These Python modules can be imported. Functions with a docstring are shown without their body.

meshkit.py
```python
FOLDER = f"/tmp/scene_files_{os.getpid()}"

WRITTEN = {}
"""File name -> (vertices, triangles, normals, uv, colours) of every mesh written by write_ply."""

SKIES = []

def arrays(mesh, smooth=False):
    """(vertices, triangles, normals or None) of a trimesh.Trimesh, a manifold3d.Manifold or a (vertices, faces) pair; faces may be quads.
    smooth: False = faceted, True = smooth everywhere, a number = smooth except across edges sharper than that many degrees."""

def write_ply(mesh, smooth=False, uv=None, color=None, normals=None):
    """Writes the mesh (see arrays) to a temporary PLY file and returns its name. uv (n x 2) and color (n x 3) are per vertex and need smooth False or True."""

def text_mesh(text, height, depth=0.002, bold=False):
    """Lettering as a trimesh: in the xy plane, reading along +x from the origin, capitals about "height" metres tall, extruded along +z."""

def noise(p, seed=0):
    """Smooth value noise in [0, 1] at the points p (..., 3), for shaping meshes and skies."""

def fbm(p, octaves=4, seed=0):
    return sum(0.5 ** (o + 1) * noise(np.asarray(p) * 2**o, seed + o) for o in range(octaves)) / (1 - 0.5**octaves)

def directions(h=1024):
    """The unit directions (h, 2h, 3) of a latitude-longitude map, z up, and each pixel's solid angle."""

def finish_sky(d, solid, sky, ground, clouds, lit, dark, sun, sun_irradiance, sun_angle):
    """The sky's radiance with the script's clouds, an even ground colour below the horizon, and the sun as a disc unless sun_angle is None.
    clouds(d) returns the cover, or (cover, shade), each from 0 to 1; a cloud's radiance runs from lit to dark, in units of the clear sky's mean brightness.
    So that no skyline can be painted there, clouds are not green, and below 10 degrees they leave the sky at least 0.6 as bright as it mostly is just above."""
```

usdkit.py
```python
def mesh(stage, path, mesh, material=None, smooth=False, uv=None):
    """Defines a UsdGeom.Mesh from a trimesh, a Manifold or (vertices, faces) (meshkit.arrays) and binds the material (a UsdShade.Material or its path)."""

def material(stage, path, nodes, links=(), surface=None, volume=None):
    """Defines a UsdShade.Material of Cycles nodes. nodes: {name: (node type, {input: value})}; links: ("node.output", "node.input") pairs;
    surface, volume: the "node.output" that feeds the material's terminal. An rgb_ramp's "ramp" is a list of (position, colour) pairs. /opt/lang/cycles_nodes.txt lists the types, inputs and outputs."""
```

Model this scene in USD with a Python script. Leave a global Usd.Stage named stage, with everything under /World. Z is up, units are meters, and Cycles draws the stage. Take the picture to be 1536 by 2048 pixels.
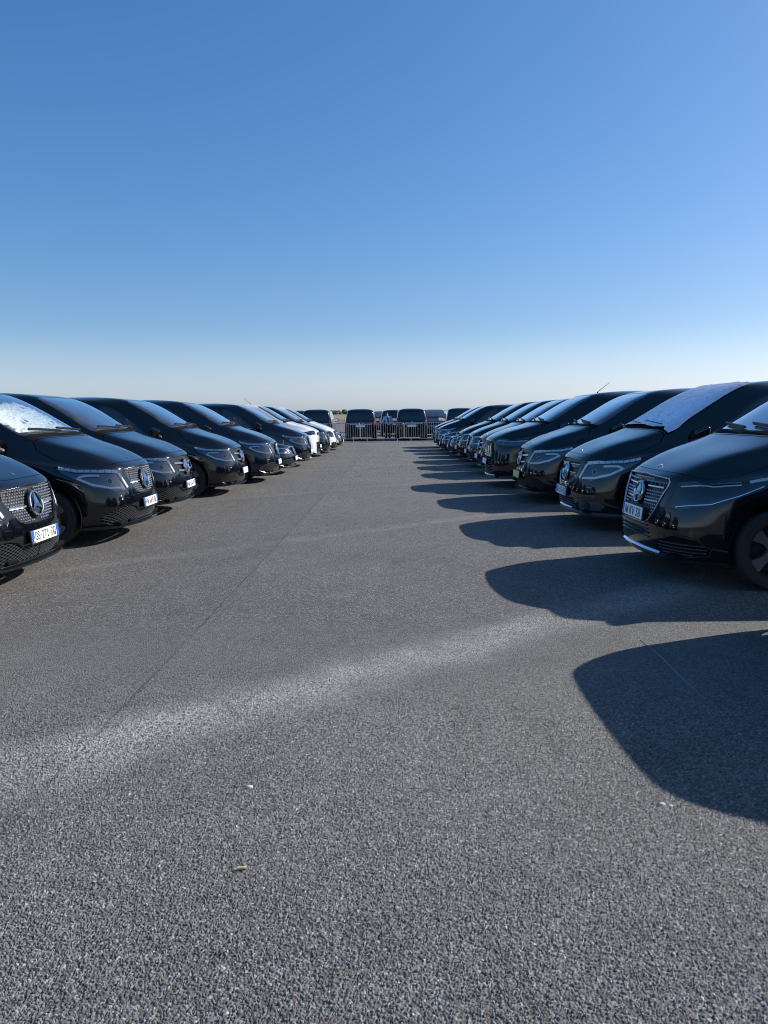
import math, numpy as np, trimesh, shapely, usdkit, meshkit
from shapely.geometry import Polygon, box, Point, LineString
from shapely import affinity
from scipy.spatial import cKDTree
import manifold3d as m3
from pxr import Usd, UsdGeom, UsdLux, UsdShade, Gf, Sdf, Vt

rng = np.random.default_rng(7)
stage = Usd.Stage.CreateInMemory()
UsdGeom.SetStageUpAxis(stage, "Z")
UsdGeom.SetStageMetersPerUnit(stage, 1.0)
UsdGeom.Xform.Define(stage, "/World")
UsdGeom.Scope.Define(stage, "/World/Looks")
D2R = math.pi / 180

# ------------------------------------------------------------------ camera
CAM_H, PITCH, ROLL = 1.5, 7.58, 0.6
cam = UsdGeom.Camera.Define(stage, "/World/camera")
cam.CreateProjectionAttr("perspective")
cam.CreateHorizontalApertureAttr(36.0)
cam.CreateVerticalApertureAttr(48.0)
cam.CreateFocalLengthAttr(36.0 * 1450 / 1536)
cam.CreateClippingRangeAttr((0.05, 20000.0))
cam.CreateExposureAttr(0.43)
_p, _r = PITCH * D2R, ROLL * D2R
fwd = np.array([0, math.cos(_p), -math.sin(_p)])
up0 = np.array([0, math.sin(_p), math.cos(_p)])
right = np.array([1.0, 0, 0]) * math.cos(_r) - up0 * math.sin(_r)
up = np.cross(right, fwd)
M = np.eye(4)
M[0, :3], M[1, :3], M[2, :3], M[3, :3] = right, up, -fwd, [0, 0, CAM_H]
cam.AddTransformOp().Set(Gf.Matrix4d(*M.ravel().tolist()))

# ------------------------------------------------------------------ sun and sky
SUN = np.array([1.68, 0.58, 1.0]); SUN /= np.linalg.norm(SUN)
SUN_EL, SUN_ROT = math.asin(SUN[2]), math.atan2(SUN[0], SUN[1])
dome = UsdLux.DomeLight.Define(stage, "/World/sky")
dome.GetPrim().SetCustomDataByKey("kind", "structure")
sky_m = usdkit.material(stage, "/World/Looks/sky", {
    "s": ("sky_texture", {"sky_type": "single_scattering", "sun_disc": False, "sun_elevation": SUN_EL, "sun_rotation": SUN_ROT,
                          "altitude": 100.0, "air_density": 1.0, "aerosol_density": 1.0, "ozone_density": 4.0}),
    "d": ("texture_coordinate", {}), "x": ("separate_xyz", {}),
    "r": ("map_range", {"from_min": 0.0, "from_max": 0.115, "to_min": 0.5, "to_max": 1.29, "clamp": True, "range_type": "smoothstep"}),   # ground haze pales the lowest few degrees
    "w": ("map_range", {"from_min": 0.0, "from_max": 0.13, "to_min": 1.38, "to_max": 1.0, "clamp": True, "range_type": "smoothstep"}),   # and brightens them
    "h": ("hsv", {"hue": 0.5, "fac": 1.0}), "g": ("gamma", {"gamma": 0.738}),
    "t": ("mix", {"mix_type": "multiply", "fac": 1.0, "color2": (0.91, 0.995, 1.19)}),
    "b": ("background_shader", {"strength": 0.137})},
    [("d.generated", "x.vector"), ("x.z", "r.value"), ("x.z", "w.value"), ("w.result", "h.value"), ("r.result", "h.saturation"), ("s.color", "h.color"), ("h.color", "g.color"), ("g.color", "t.color1"), ("t.color", "b.color")], surface="b.background")
UsdShade.MaterialBindingAPI.Apply(dome.GetPrim()).Bind(sky_m)
sun = UsdLux.DistantLight.Define(stage, "/World/sun")
sun.CreateNormalizeAttr(True); sun.CreateIntensityAttr(1.25); sun.CreateAngleAttr(0.5)
sun.CreateColorAttr(Gf.Vec3f(1.0, 0.95, 0.88))
zc = SUN; xc = np.cross([0, 0, 1.0], zc); xc /= np.linalg.norm(xc); yc = np.cross(zc, xc)
M = np.eye(4); M[0, :3], M[1, :3], M[2, :3], M[3, :3] = xc, yc, zc, SUN * 50
sun.AddTransformOp().Set(Gf.Matrix4d(*M.ravel().tolist()))

# ------------------------------------------------------------------ helpers: prims
used = {}
def numbered(path):
    n = used.get(path, 0); used[path] = n + 1
    return path if n == 0 else f"{path}_{n:03d}"

def data(p, label=None, cat=None, group=None, kind=None):
    for k, v in (("label", label), ("category", cat), ("group", group), ("kind", kind)):
        if v: p.SetCustomDataByKey(k, v)
    return p

def thing(name, label, cat, loc=(0, 0, 0), rotz=0.0, group=None):
    path = numbered("/World/" + name)
    x = UsdGeom.Xform.Define(stage, path)
    x.AddTranslateOp().Set(Gf.Vec3d(*map(float, loc)))
    x.AddRotateZOp().Set(float(rotz))
    data(x.GetPrim(), label, cat, group)
    return path

def put(parent, name, mesh, mat, label=None, smooth=False, kind=None):
    """one Mesh prim; mesh is (V, F, N or None), a trimesh or a manifold."""
    path = numbered(f"{parent}/{name}")
    if isinstance(mesh, tuple) and len(mesh) == 3:
        V, F, N = mesh
        m = UsdGeom.Mesh.Define(stage, path)
        m.CreatePointsAttr(Vt.Vec3fArray.FromNumpy(np.ascontiguousarray(V, np.float32)))
        m.CreateFaceVertexCountsAttr(Vt.IntArray.FromNumpy(np.full(len(F), 3, np.int32)))
        m.CreateFaceVertexIndicesAttr(Vt.IntArray.FromNumpy(np.ascontiguousarray(F, np.int32).ravel()))
        m.CreateSubdivisionSchemeAttr("none")
        if N is not None:
            m.CreateNormalsAttr(Vt.Vec3fArray.FromNumpy(np.ascontiguousarray(N, np.float32)))
            m.SetNormalsInterpolation("vertex")
        UsdShade.MaterialBindingAPI.Apply(m.GetPrim()).Bind(L[mat])
    else:
        m = usdkit.mesh(stage, path, mesh, L[mat], smooth=smooth)
    data(m.GetPrim(), label, kind=kind)
    return path

# ------------------------------------------------------------------ helpers: materials
L = {}
class G:
    """small expression helper for Cycles node graphs"""
    def __init__(s): s.nodes, s.links, s.k = {}, [], 0
    def n(s, kind, out, **inp):
        name = f"n{s.k}"; s.k += 1
        vals = {}
        for k, v in inp.items():
            if isinstance(v, str) and "." in v and v.split(".")[0] in s.nodes: s.links.append((v, f"{name}.{k}"))
            else: vals[k] = v
        s.nodes[name] = (kind, vals)
        return f"{name}.{out}"
    def math(s, op, a, b=0.0, c=None):
        d = dict(math_type=op, value1=a, value2=b)
        if c is not None: d["value3"] = c
        return s.n("math", "value", **d)
    def ramp(s, fac, stops): return s.n("rgb_ramp", "color", fac=fac, ramp=stops)
    def mix(s, fac, a, b, t="mix"): return s.n("mix", "color", mix_type=t, fac=fac, color1=a, color2=b)
    def make(s, name, surface=None, volume=None):
        L[name] = usdkit.material(stage, "/World/Looks/" + name, s.nodes, s.links, surface=surface, volume=volume)

def pbr(name, color, rough=0.5, metal=0.0, var=0.0, scale=20.0, bump=0.0, bscale=200.0, **kw):
    g = G()
    col = color
    if var or bump: tc = g.n("texture_coordinate", "object")
    if var:
        nz = g.n("noise_texture", "fac", vector=tc, scale=scale, detail=4.0)
        lo = tuple(c * (1 - var) for c in color); hi = tuple(min(1, c * (1 + var)) for c in color)
        col = g.ramp(nz, [(0.3, lo), (0.7, hi)])
    extra = dict(kw)
    if bump:
        nb = g.n("noise_texture", "fac", vector=tc, scale=bscale, detail=3.0)
        extra["normal"] = g.n("bump", "normal", height=nb, strength=bump, distance=0.002)
    p = g.n("principled_bsdf", "BSDF", base_color=col, roughness=rough, metallic=metal, **extra)
    g.make(name, p)

def paint(name, base, dust=0.004, metal=0.0):
    """coated car paint with a faint uneven film of dust on the faces that look up"""
    g = G()
    tc = g.n("texture_coordinate", "object")
    nz = g.n("noise_texture", "fac", vector=tc, scale=3.0, detail=5.0, roughness=0.6)
    geo = g.n("geometry", "normal")
    z = g.n("separate_xyz", "z", vector=geo)
    zc_ = g.n("clamp", "result", value=z, min=0.0, max=1.0)
    upw = g.math("multiply", g.math("multiply", zc_, zc_), nz)
    col = g.mix(upw, base, tuple(b + dust for b in base))
    rough = g.n("map_range", "result", value=upw, from_min=0.0, from_max=0.7, to_min=0.16, to_max=0.3)
    p = g.n("principled_bsdf", "BSDF", base_color=col, roughness=rough, metallic=metal, specular_ior_level=0.05, coat_weight=1.0, coat_roughness=0.022, coat_ior=1.58)
    g.make(name, p)

def glass(name, tint, rough=0.0, ior=1.52, gain=1.0, dust=0.0):
    g = G()
    fr = g.n("fresnel", "fac", IOR=ior)
    if gain != 1.0: fr = g.n("clamp", "result", value=g.math("multiply", fr, gain), min=0.0, max=1.0)
    t = g.n("transparent_bsdf", "BSDF", color=tint)
    gl = g.n("glossy_bsdf", "BSDF", color=(1, 1, 1), roughness=rough)
    if dust:
        nz = g.n("noise_texture", "fac", vector=g.n("texture_coordinate", "object"), scale=6.0, detail=5.0)
        t = g.n("mix_closure", "closure", fac=g.n("map_range", "result", value=nz, from_min=0.3, from_max=0.7, to_min=dust * 0.6, to_max=dust * 1.4), closure1=t, closure2=g.n("diffuse_bsdf", "BSDF", color=(0.55, 0.55, 0.53)))
    g.make(name, g.n("mix_closure", "closure", fac=fr, closure1=t, closure2=gl))

paint("black_paint", (0.0022, 0.0024, 0.0032))
paint("blue_black_paint", (0.003, 0.0045, 0.009))
paint("graphite_paint", (0.02, 0.022, 0.026))
paint("white_paint", (0.72, 0.73, 0.73), dust=-0.05)
paint("silver_paint", (0.45, 0.46, 0.48), dust=-0.03, metal=0.6)
pbr("gloss_black", (0.006, 0.006, 0.007), 0.12)
pbr("black_plastic", (0.012, 0.012, 0.013), 0.45, var=0.2, bump=0.15)
pbr("grey_plastic", (0.035, 0.036, 0.038), 0.4, var=0.2, bump=0.2)
pbr("liner", (0.006, 0.006, 0.006), 0.9, specular_ior_level=0.1)
pbr("interior", (0.018, 0.018, 0.02), 0.7, var=0.25)
pbr("seat_leather", (0.014, 0.013, 0.013), 0.45, var=0.2)
pbr("rubber", (0.008, 0.008, 0.008), 0.75, var=0.3, scale=40, bump=0.2)
pbr("chrome", (0.82, 0.83, 0.85), 0.06, 1.0)
pbr("satin_chrome", (0.62, 0.63, 0.65), 0.22, 1.0)
pbr("dark_chrome", (0.16, 0.165, 0.175), 0.18, 1.0)
pbr("alloy", (0.30, 0.30, 0.31), 0.3, 0.9, var=0.12, scale=8)
pbr("dark_alloy", (0.06, 0.06, 0.065), 0.3, 0.7)
pbr("reflector", (0.82, 0.84, 0.87), 0.32, 0.2)
pbr("lamp_housing", (0.16, 0.168, 0.18), 0.3, 0.75)
pbr("lamp_dark", (0.055, 0.058, 0.065), 0.25, 0.7)
pbr("stud_chrome", (0.80, 0.80, 0.80), 0.34, 0.9)
pbr("drl_white", (0.86, 0.88, 0.90), 0.2)
pbr("lamp_red", (0.35, 0.01, 0.012), 0.15, coat_weight=1.0)
pbr("plate_white", (0.72, 0.72, 0.70), 0.4)
pbr("plate_yellow", (0.62, 0.55, 0.12), 0.4)
pbr("plate_blue", (0.01, 0.10, 0.45), 0.4)
pbr("plate_ink", (0.008, 0.008, 0.008), 0.5)
pbr("steel", (0.36, 0.365, 0.37), 0.45, 0.7, var=0.2, scale=6)
pbr("mirror_glass", (0.7, 0.72, 0.75), 0.02, 1.0)
pbr("sunshade_foil", (0.92, 0.95, 0.93), 0.45, 0.1, var=0.22, scale=30, bump=1.0, bscale=38)
pbr("sunshade_cloth", (0.55, 0.57, 0.66), 0.38, 0.55, var=0.08, scale=12, bump=0.25, bscale=25)
pbr("paper_white", (0.75, 0.76, 0.72), 0.8)
pbr("paper_yellow", (0.72, 0.62, 0.20), 0.8)
pbr("skin", (0.36, 0.20, 0.14), 0.6)
pbr("hair", (0.012, 0.010, 0.009), 0.6)
pbr("shirt", (0.62, 0.68, 0.80), 0.8, var=0.05)
pbr("trousers", (0.012, 0.013, 0.018), 0.85)
pbr("shoe", (0.25, 0.25, 0.25), 0.6)
pbr("butt_filter", (0.62, 0.42, 0.18), 0.85, var=0.2, scale=300)
pbr("butt_paper", (0.70, 0.69, 0.64), 0.9)
pbr("pebble", (0.55, 0.52, 0.44), 0.9, var=0.2, scale=80)
pbr("chalk", (0.14, 0.20, 0.23), 0.9)
glass("windscreen", (0.84, 0.89, 0.87), gain=2.0, dust=0.06)
glass("tinted_glass", (0.22, 0.25, 0.26), gain=1.9, dust=0.01)
glass("privacy_glass", (0.03, 0.033, 0.035), gain=1.9, dust=0.008)
pbr("projector_glass", (0.02, 0.022, 0.026), 0.03, coat_weight=1.0)
glass("lens", (0.93, 0.94, 0.95))

def asphalt(name, near):
    """worn open-grained asphalt; near: the stones themselves are geometry and carry their own tone"""
    g = G()
    pos = g.n("geometry", "position")
    x = g.n("separate_xyz", "x", vector=pos); y = g.n("separate_xyz", "y", vector=pos)
    warp = g.n("vector_math", "vector", math_type="multiply_add", vector1=g.n("noise_texture", "color", vector=pos, scale=90.0, detail=2.0), vector2=(0.006, 0.006, 0.006), vector3=pos)
    v1 = g.n("voronoi_texture", "color", vector=warp, scale=115.0, feature="f1")
    d1 = g.n("voronoi_texture", "distance", vector=warp, scale=115.0, feature="f1")
    nf = g.n("noise_texture", "fac", vector=pos, scale=330.0, detail=3.0, roughness=0.7)
    r = g.n("separate_color", "r", color=v1); gg = g.n("separate_color", "g", color=v1)
    if near:   # where the relief fades out the fine bump of the farther asphalt takes over
        far = g.n("map_range", "result", value=y, from_min=3.4, from_max=5.3, to_min=0.0, to_max=1.0, clamp=True)
        r = g.n("mix_float", "result", fac=far, a=g.n("attribute", "fac", attribute="tone"), b=r); gg = g.n("mix_float", "result", fac=far, a=g.n("attribute", "fac", attribute="tone_two"), b=gg)
    grain = g.ramp(r, [(0.0, (0.066, 0.063, 0.058)), (0.45, (0.127, 0.121, 0.112)), (0.86, (0.198, 0.189, 0.175)), (0.96, (0.28, 0.267, 0.245)), (1.0, (0.45, 0.43, 0.395))])
    n1 = g.n("noise_texture", "fac", vector=pos, scale=0.55, detail=5.0, roughness=0.6)
    n2 = g.n("noise_texture", "fac", vector=pos, scale=4.5, detail=4.0, roughness=0.6)
    patch = g.math("add", g.math("multiply", n1, 0.7), g.math("multiply", n2, 0.45))
    val = g.n("map_range", "result", value=patch, from_min=0.35, from_max=0.8, to_min=0.82, to_max=1.22)
    val = g.math("multiply", val, g.n("map_range", "result", value=nf, from_min=0.3, from_max=0.7, to_min=0.8, to_max=1.2))
    stain = g.n("noise_texture", "fac", vector=pos, scale=1.1, detail=6.0, roughness=0.65, distortion=0.6)
    val = g.math("multiply", val, g.n("map_range", "result", value=stain, from_min=0.56, from_max=0.72, to_min=1.0, to_max=0.78, clamp=True))
    # worn slanting bands of exposed stone: q = distance across them
    wob = g.math("multiply", g.math("subtract", g.n("noise_texture", "fac", vector=pos, scale=1.3, detail=4.0), 0.5), 0.35)
    q = g.math("add", g.math("subtract", y, g.math("multiply", x, 0.765)), wob)
    band = None
    for at, wd, amp in ((4.19, 0.40, 0.9), (9.60, 0.26, 0.32), (15.5, 0.3, 0.2), (21.8, 0.3, 0.3)):
        e = g.math("multiply", g.math("absolute", g.math("subtract", q, at)), 1.0 / wd)
        e = g.n("map_range", "result", value=e, from_min=0.1, from_max=1.2, to_min=amp, to_max=0.0, clamp=True, range_type="smoothstep")
        band = e if band is None else g.math("maximum", band, e)
    band = g.math("multiply", band, g.n("map_range", "result", value=n2, from_min=0.3, from_max=0.6, to_min=0.78, to_max=1.0, clamp=True))
    grain2 = g.ramp(gg, [(0.0, (0.065, 0.062, 0.058)), (0.3, (0.17, 0.163, 0.152)), (0.6, (0.31, 0.30, 0.28)), (1.0, (0.46, 0.44, 0.41))])
    col = g.mix(band, grain, grain2)
    lw = g.n("map_range", "result", value=g.math("add", x, g.math("multiply", n1, 1.2)), from_min=-2.3, from_max=-1.2, to_min=0.2, to_max=0.0, clamp=True)
    col = g.mix(lw, col, g.mix(1.0, col, (1.18, 0.97, 0.78), "multiply"))
    jx = g.math("add", g.math("multiply", y, 0.0218), -1.455)
    jw = g.math("multiply", g.math("subtract", g.n("noise_texture", "fac", vector=pos, scale=5.0, detail=4.0), 0.5), 0.04)
    jd = g.math("absolute", g.math("subtract", g.math("add", x, jw), jx))
    joint = g.n("map_range", "result", value=jd, from_min=0.004, from_max=0.016, to_min=0.5, to_max=0.0, clamp=True)
    joint = g.math("multiply", joint, g.n("map_range", "result", value=g.n("noise_texture", "fac", vector=pos, scale=1.7, detail=3.0), from_min=0.35, from_max=0.6, to_min=0.25, to_max=1.0, clamp=True))
    col = g.mix(joint, col, (0.022, 0.021, 0.02))
    side = g.n("map_range", "result", value=g.math("subtract", x, jx), from_min=-0.01, from_max=0.01, to_min=0.94, to_max=1.0, clamp=True)
    sc = g.math("multiply", val, side)
    col = g.mix(1.0, col, g.n("combine_color", "color", r=sc, g=sc, b=sc), "multiply")
    hgt = g.math("add", g.math("multiply", d1, -1.0), g.math("multiply", r, 0.6))
    hgt = g.math("add", hgt, g.math("multiply", nf, 0.9)); hgt = g.math("subtract", hgt, g.math("multiply", joint, 1.2)); dist = 0.007
    if near: hgt = g.n("mix_float", "result", fac=far, a=g.math("multiply", nf, 0.3), b=hgt, use_clamp=True)
    nrm = g.n("bump", "normal", height=hgt, strength=1.0, distance=dist)
    g.make(name, g.n("principled_bsdf", "BSDF", base_color=col, roughness=0.75, specular_ior_level=0.35, normal=nrm))
asphalt("asphalt", False); asphalt("asphalt_near", True)

def field():
    g = G()
    pos = g.n("geometry", "position")
    n = g.n("noise_texture", "fac", vector=pos, scale=0.012, detail=6.0)
    m = g.n("noise_texture", "fac", vector=pos, scale=2.0, detail=4.0)
    col = g.ramp(n, [(0.35, (0.20, 0.155, 0.085)), (0.5, (0.27, 0.215, 0.125)), (0.65, (0.15, 0.14, 0.07))])
    col = g.mix(0.3, col, g.ramp(m, [(0.3, (0.1, 0.08, 0.05)), (0.7, (0.3, 0.25, 0.16))]))
    g.make("dry_grass", g.n("principled_bsdf", "BSDF", base_color=col, roughness=1.0))
    g = G()
    pos = g.n("geometry", "position")
    n = g.n("noise_texture", "fac", vector=pos, scale=0.5, detail=5.0)
    g.make("foliage", g.n("principled_bsdf", "BSDF", base_color=g.ramp(n, [(0.3, (0.03, 0.042, 0.022)), (0.7, (0.07, 0.085, 0.045))]), roughness=0.9))
field()

# ------------------------------------------------------------------ setting: ground, field
def grid_mesh(xs, ys, zf):
    X, Y = np.meshgrid(xs, ys, indexing="ij")
    V = np.stack([X, Y, zf(X, Y)], -1).reshape(-1, 3)
    i, j = np.meshgrid(np.arange(len(xs) - 1), np.arange(len(ys) - 1), indexing="ij")
    a = (i * len(ys) + j).ravel(); b = a + len(ys)
    F = np.vstack([np.stack([a, b, b + 1], 1), np.stack([a, b + 1, a + 1], 1)])
    return V, F

def ease(t): t = np.clip(t, 0, 1); return t * t * (3 - 2 * t)
def land(X, Y): return -0.03 + 8.6 * ease((Y - 340) / 1300.0) + 0.5 * ease((np.abs(X) - 240) / 800) + 1.0 * (meshkit.noise(np.stack([X / 180, Y / 180, X * 0], -1)) - 0.5) * ease((Y - 350) / 500)
xs = np.unique(np.r_[np.linspace(-5000, 5000, 41), np.linspace(-400, 400, 41)])
ys = np.unique(np.r_[np.linspace(-1500, 100, 9), np.linspace(100, 2000, 60), np.linspace(2000, 8000, 12)])
data(stage.GetPrimAtPath(put("/World", "field", grid_mesh(xs, ys, land), "dry_grass", smooth=True)), kind="structure")
data(stage.GetPrimAtPath(put("/World", "asphalt_ground", grid_mesh(np.array([-220.0, -70.0, -20, 20, 70, 220]), np.array([-60.0, -10, 20, 50, 92, 200, 330]), lambda x, y: x * 0), "asphalt")), kind="structure")

def near_asphalt():
    """the stones of the asphalt round the camera as real relief, finer where they are nearer"""
    r = np.random.default_rng(11)
    pitch = 0.0078
    gx, gy = np.meshgrid(np.arange(-4.2, 4.2, pitch), np.arange(1.35, 5.5, pitch), indexing="ij")
    keep = np.abs(gx) < 0.78 * gy + .2; gx, gy = gx[keep], gy[keep]
    s = np.stack([gx, gy], -1) + r.uniform(-.5, .5, (len(gx), 2)) * pitch * 1.05
    hgt = r.beta(2.2, 1.6, len(s)); tone = r.random(len(s)); tone2 = r.random(len(s)); tilt = r.normal(0, .38, (len(s), 2)); rad = r.uniform(.75, 1.25, len(s))
    tree = cKDTree(s)
    d = 1.42 * np.exp(np.linspace(0, math.log(5.2 / 1.42), 760))
    t = np.linspace(-.74, .74, 900)
    Dd, T = np.meshgrid(d, t, indexing="ij"); X, Y = (T * Dd).ravel(), Dd.ravel()
    q = np.stack([X, Y], -1)
    dist, k = tree.query(q, k=2)
    a = dist[:, 0] / (pitch * .62 * rad[k[:, 0]])
    edge = np.clip((dist[:, 1] - dist[:, 0]) / (pitch * .45), 0, 1)
    top = hgt[k[:, 0]] * 0.0062 + ((q - s[k[:, 0]]) * tilt[k[:, 0]]).sum(1)
    z = 0.0012 + np.maximum(top, 0.0) * (0.25 + 0.75 * np.sqrt(edge)) * np.sqrt(np.clip(1.25 - a * a * .8, .05, 1))
    z += 0.0012 * (meshkit.noise(np.stack([X * 60, Y * 60, X * 0], -1), 4) - .5)
    fade = np.clip((5.2 - Y) / 1.7, 0, 1) * np.clip((.74 - np.abs(T.ravel())) / .03, 0, 1)
    z = 0.0006 + np.maximum(z, 0) * fade
    n, m = Dd.shape
    i, j = np.meshgrid(np.arange(n - 1), np.arange(m - 1), indexing="ij"); p = (i * m + j).ravel(); w = p + m
    F = np.vstack([np.stack([p, p + 1, w + 1], 1), np.stack([p, w + 1, w], 1)])
    path = put("/World", "near_asphalt", (np.stack([X, Y, z], -1), F, None), "asphalt_near")
    prim = stage.GetPrimAtPath(path); data(prim, kind="structure")
    for nm, v in (("tone", tone), ("tone_two", tone2)):
        UsdGeom.PrimvarsAPI(prim).CreatePrimvar(nm, Sdf.ValueTypeNames.FloatArray, "vertex").Set(Vt.FloatArray.FromNumpy(v[k[:, 0]].astype(np.float32)))
near_asphalt()

# ------------------------------------------------------------------ curved body surface
BW = lambda t: np.stack([(1 - t) ** 3, 3 * t**3 - 6 * t**2 + 4, -3 * t**3 + 3 * t**2 + 3 * t + 1, t**3], -1) / 6
class Surf:
    """uniform bicubic spline skin of one half of a car, u round the car from the nose to the tail, v from sill to roof centre"""
    def __init__(s, net):
        s.nu, s.nv = net.shape[0] - 1, net.shape[1] - 1
        s.net = net.copy(); s.pad()
        for _ in range(2):
            U, W = np.meshgrid(np.arange(s.nu + 1.0), np.arange(s.nv + 1.0), indexing="ij")
            s.net = s.net + 0.6 * (net - s.raw(U, W)); s.pad()
        s.fu, s.fv = np.meshgrid(np.linspace(0, s.nu, s.nu * 40 + 1), np.linspace(0, s.nv, s.nv * 40 + 1), indexing="ij")
        s.pts = s.at(s.fu, s.fv)
        s.trees = {}
    def pad(s):
        flip = np.array([1, -1, 1.0])
        n = np.concatenate([s.net[1:2] * flip, s.net, s.net[-2:-1] * flip], 0)
        s.p = np.concatenate([2 * n[:, :1] - n[:, 1:2], n, n[:, -2:-1] * flip], 1)
    def raw(s, u, v):
        u, v = np.asarray(u, float), np.asarray(v, float)
        i = np.clip(np.floor(u), 0, s.nu - 1).astype(int); j = np.clip(np.floor(v), 0, s.nv - 1).astype(int)
        a, b = BW(u - i), BW(v - j)
        out = 0
        for k in range(4):
            for l in range(4): out = out + (a[..., k] * b[..., l])[..., None] * s.p[i + k, j + l]
        return out
    at = raw
    def normal(s, u, v):
        e = 1e-3
        u, v = np.asarray(u, float), np.asarray(v, float)
        du = s.raw(u + e, v) - s.raw(u - e, v); dv = s.raw(u, v + e) - s.raw(u, v - e)
        n = np.cross(du, dv)
        ln = np.linalg.norm(n, axis=-1, keepdims=True)
        return n / np.maximum(ln, 1e-12) * -SIGN
    ref = None
    def inv(s, pts, axes=(0, 1, 2), u=(0, 99), v=(0, 99)):
        """parameters of the skin points nearest to pts, comparing the given axes (on the reference van's skin, so that outlines drawn for it bend along)"""
        if s.ref is not None: return s.ref.inv(pts, axes, u, v)
        key = (axes, u, v)
        if key not in s.trees:
            ok = (s.fu >= u[0]) & (s.fu <= u[1]) & (s.fv >= v[0]) & (s.fv <= v[1])
            s.trees[key] = (cKDTree(s.pts[ok][:, list(axes)]), s.fu[ok], s.fv[ok])
        t, fu, fv = s.trees[key]
        pts = np.asarray(pts, float); k = t.query(pts)[1]
        U0, V0 = fu[k].copy(), fv[k].copy(); U, W = U0.copy(), V0.copy(); ax = list(axes); e = 1e-4
        for _ in range(3):
            P = s.raw(U, W)[:, ax]; A = (s.raw(U + e, W)[:, ax] - P) / e; B = (s.raw(U, W + e)[:, ax] - P) / e
            r = pts - P
            aa, bb, ab = (A * A).sum(1) + 1e-9, (B * B).sum(1) + 1e-9, (A * B).sum(1); ar, br = (A * r).sum(1), (B * r).sum(1)
            det = np.maximum(aa * bb - ab * ab, 1e-9)
            U = np.clip(np.clip(U + (bb * ar - ab * br) / det, U0 - 0.06, U0 + 0.06), max(0, u[0]), min(s.nu, u[1]))
            W = np.clip(np.clip(W + (aa * br - ab * ar) / det, V0 - 0.06, V0 + 0.06), max(0, v[0]), min(s.nv, v[1]))
        return np.stack([U, W], -1)
SIGN = 1.0

def dense(pts, step=0.02, closed=True):
    pts = np.asarray(pts, float); out = []
    n = len(pts)
    for k in range(n if closed else n - 1):
        a, b = pts[k], pts[(k + 1) % n]
        m = max(1, int(np.ceil(np.linalg.norm(b - a) / step)))
        out += [a + (b - a) * t for t in np.arange(m) / m]
    if not closed: out.append(pts[-1])
    return np.array(out)

def rounded(pts, r):
    p = Polygon(pts)
    q = p.buffer(-r).buffer(2 * r).buffer(-r)
    q = q if q.geom_type == "Polygon" and not q.is_empty else p
    return np.array(q.exterior.coords)[:-1]

def clean(p):
    p = p if p.is_valid else p.buffer(0)
    if p.geom_type != "Polygon": p = max(p.geoms, key=lambda g: g.area)
    return p

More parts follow.
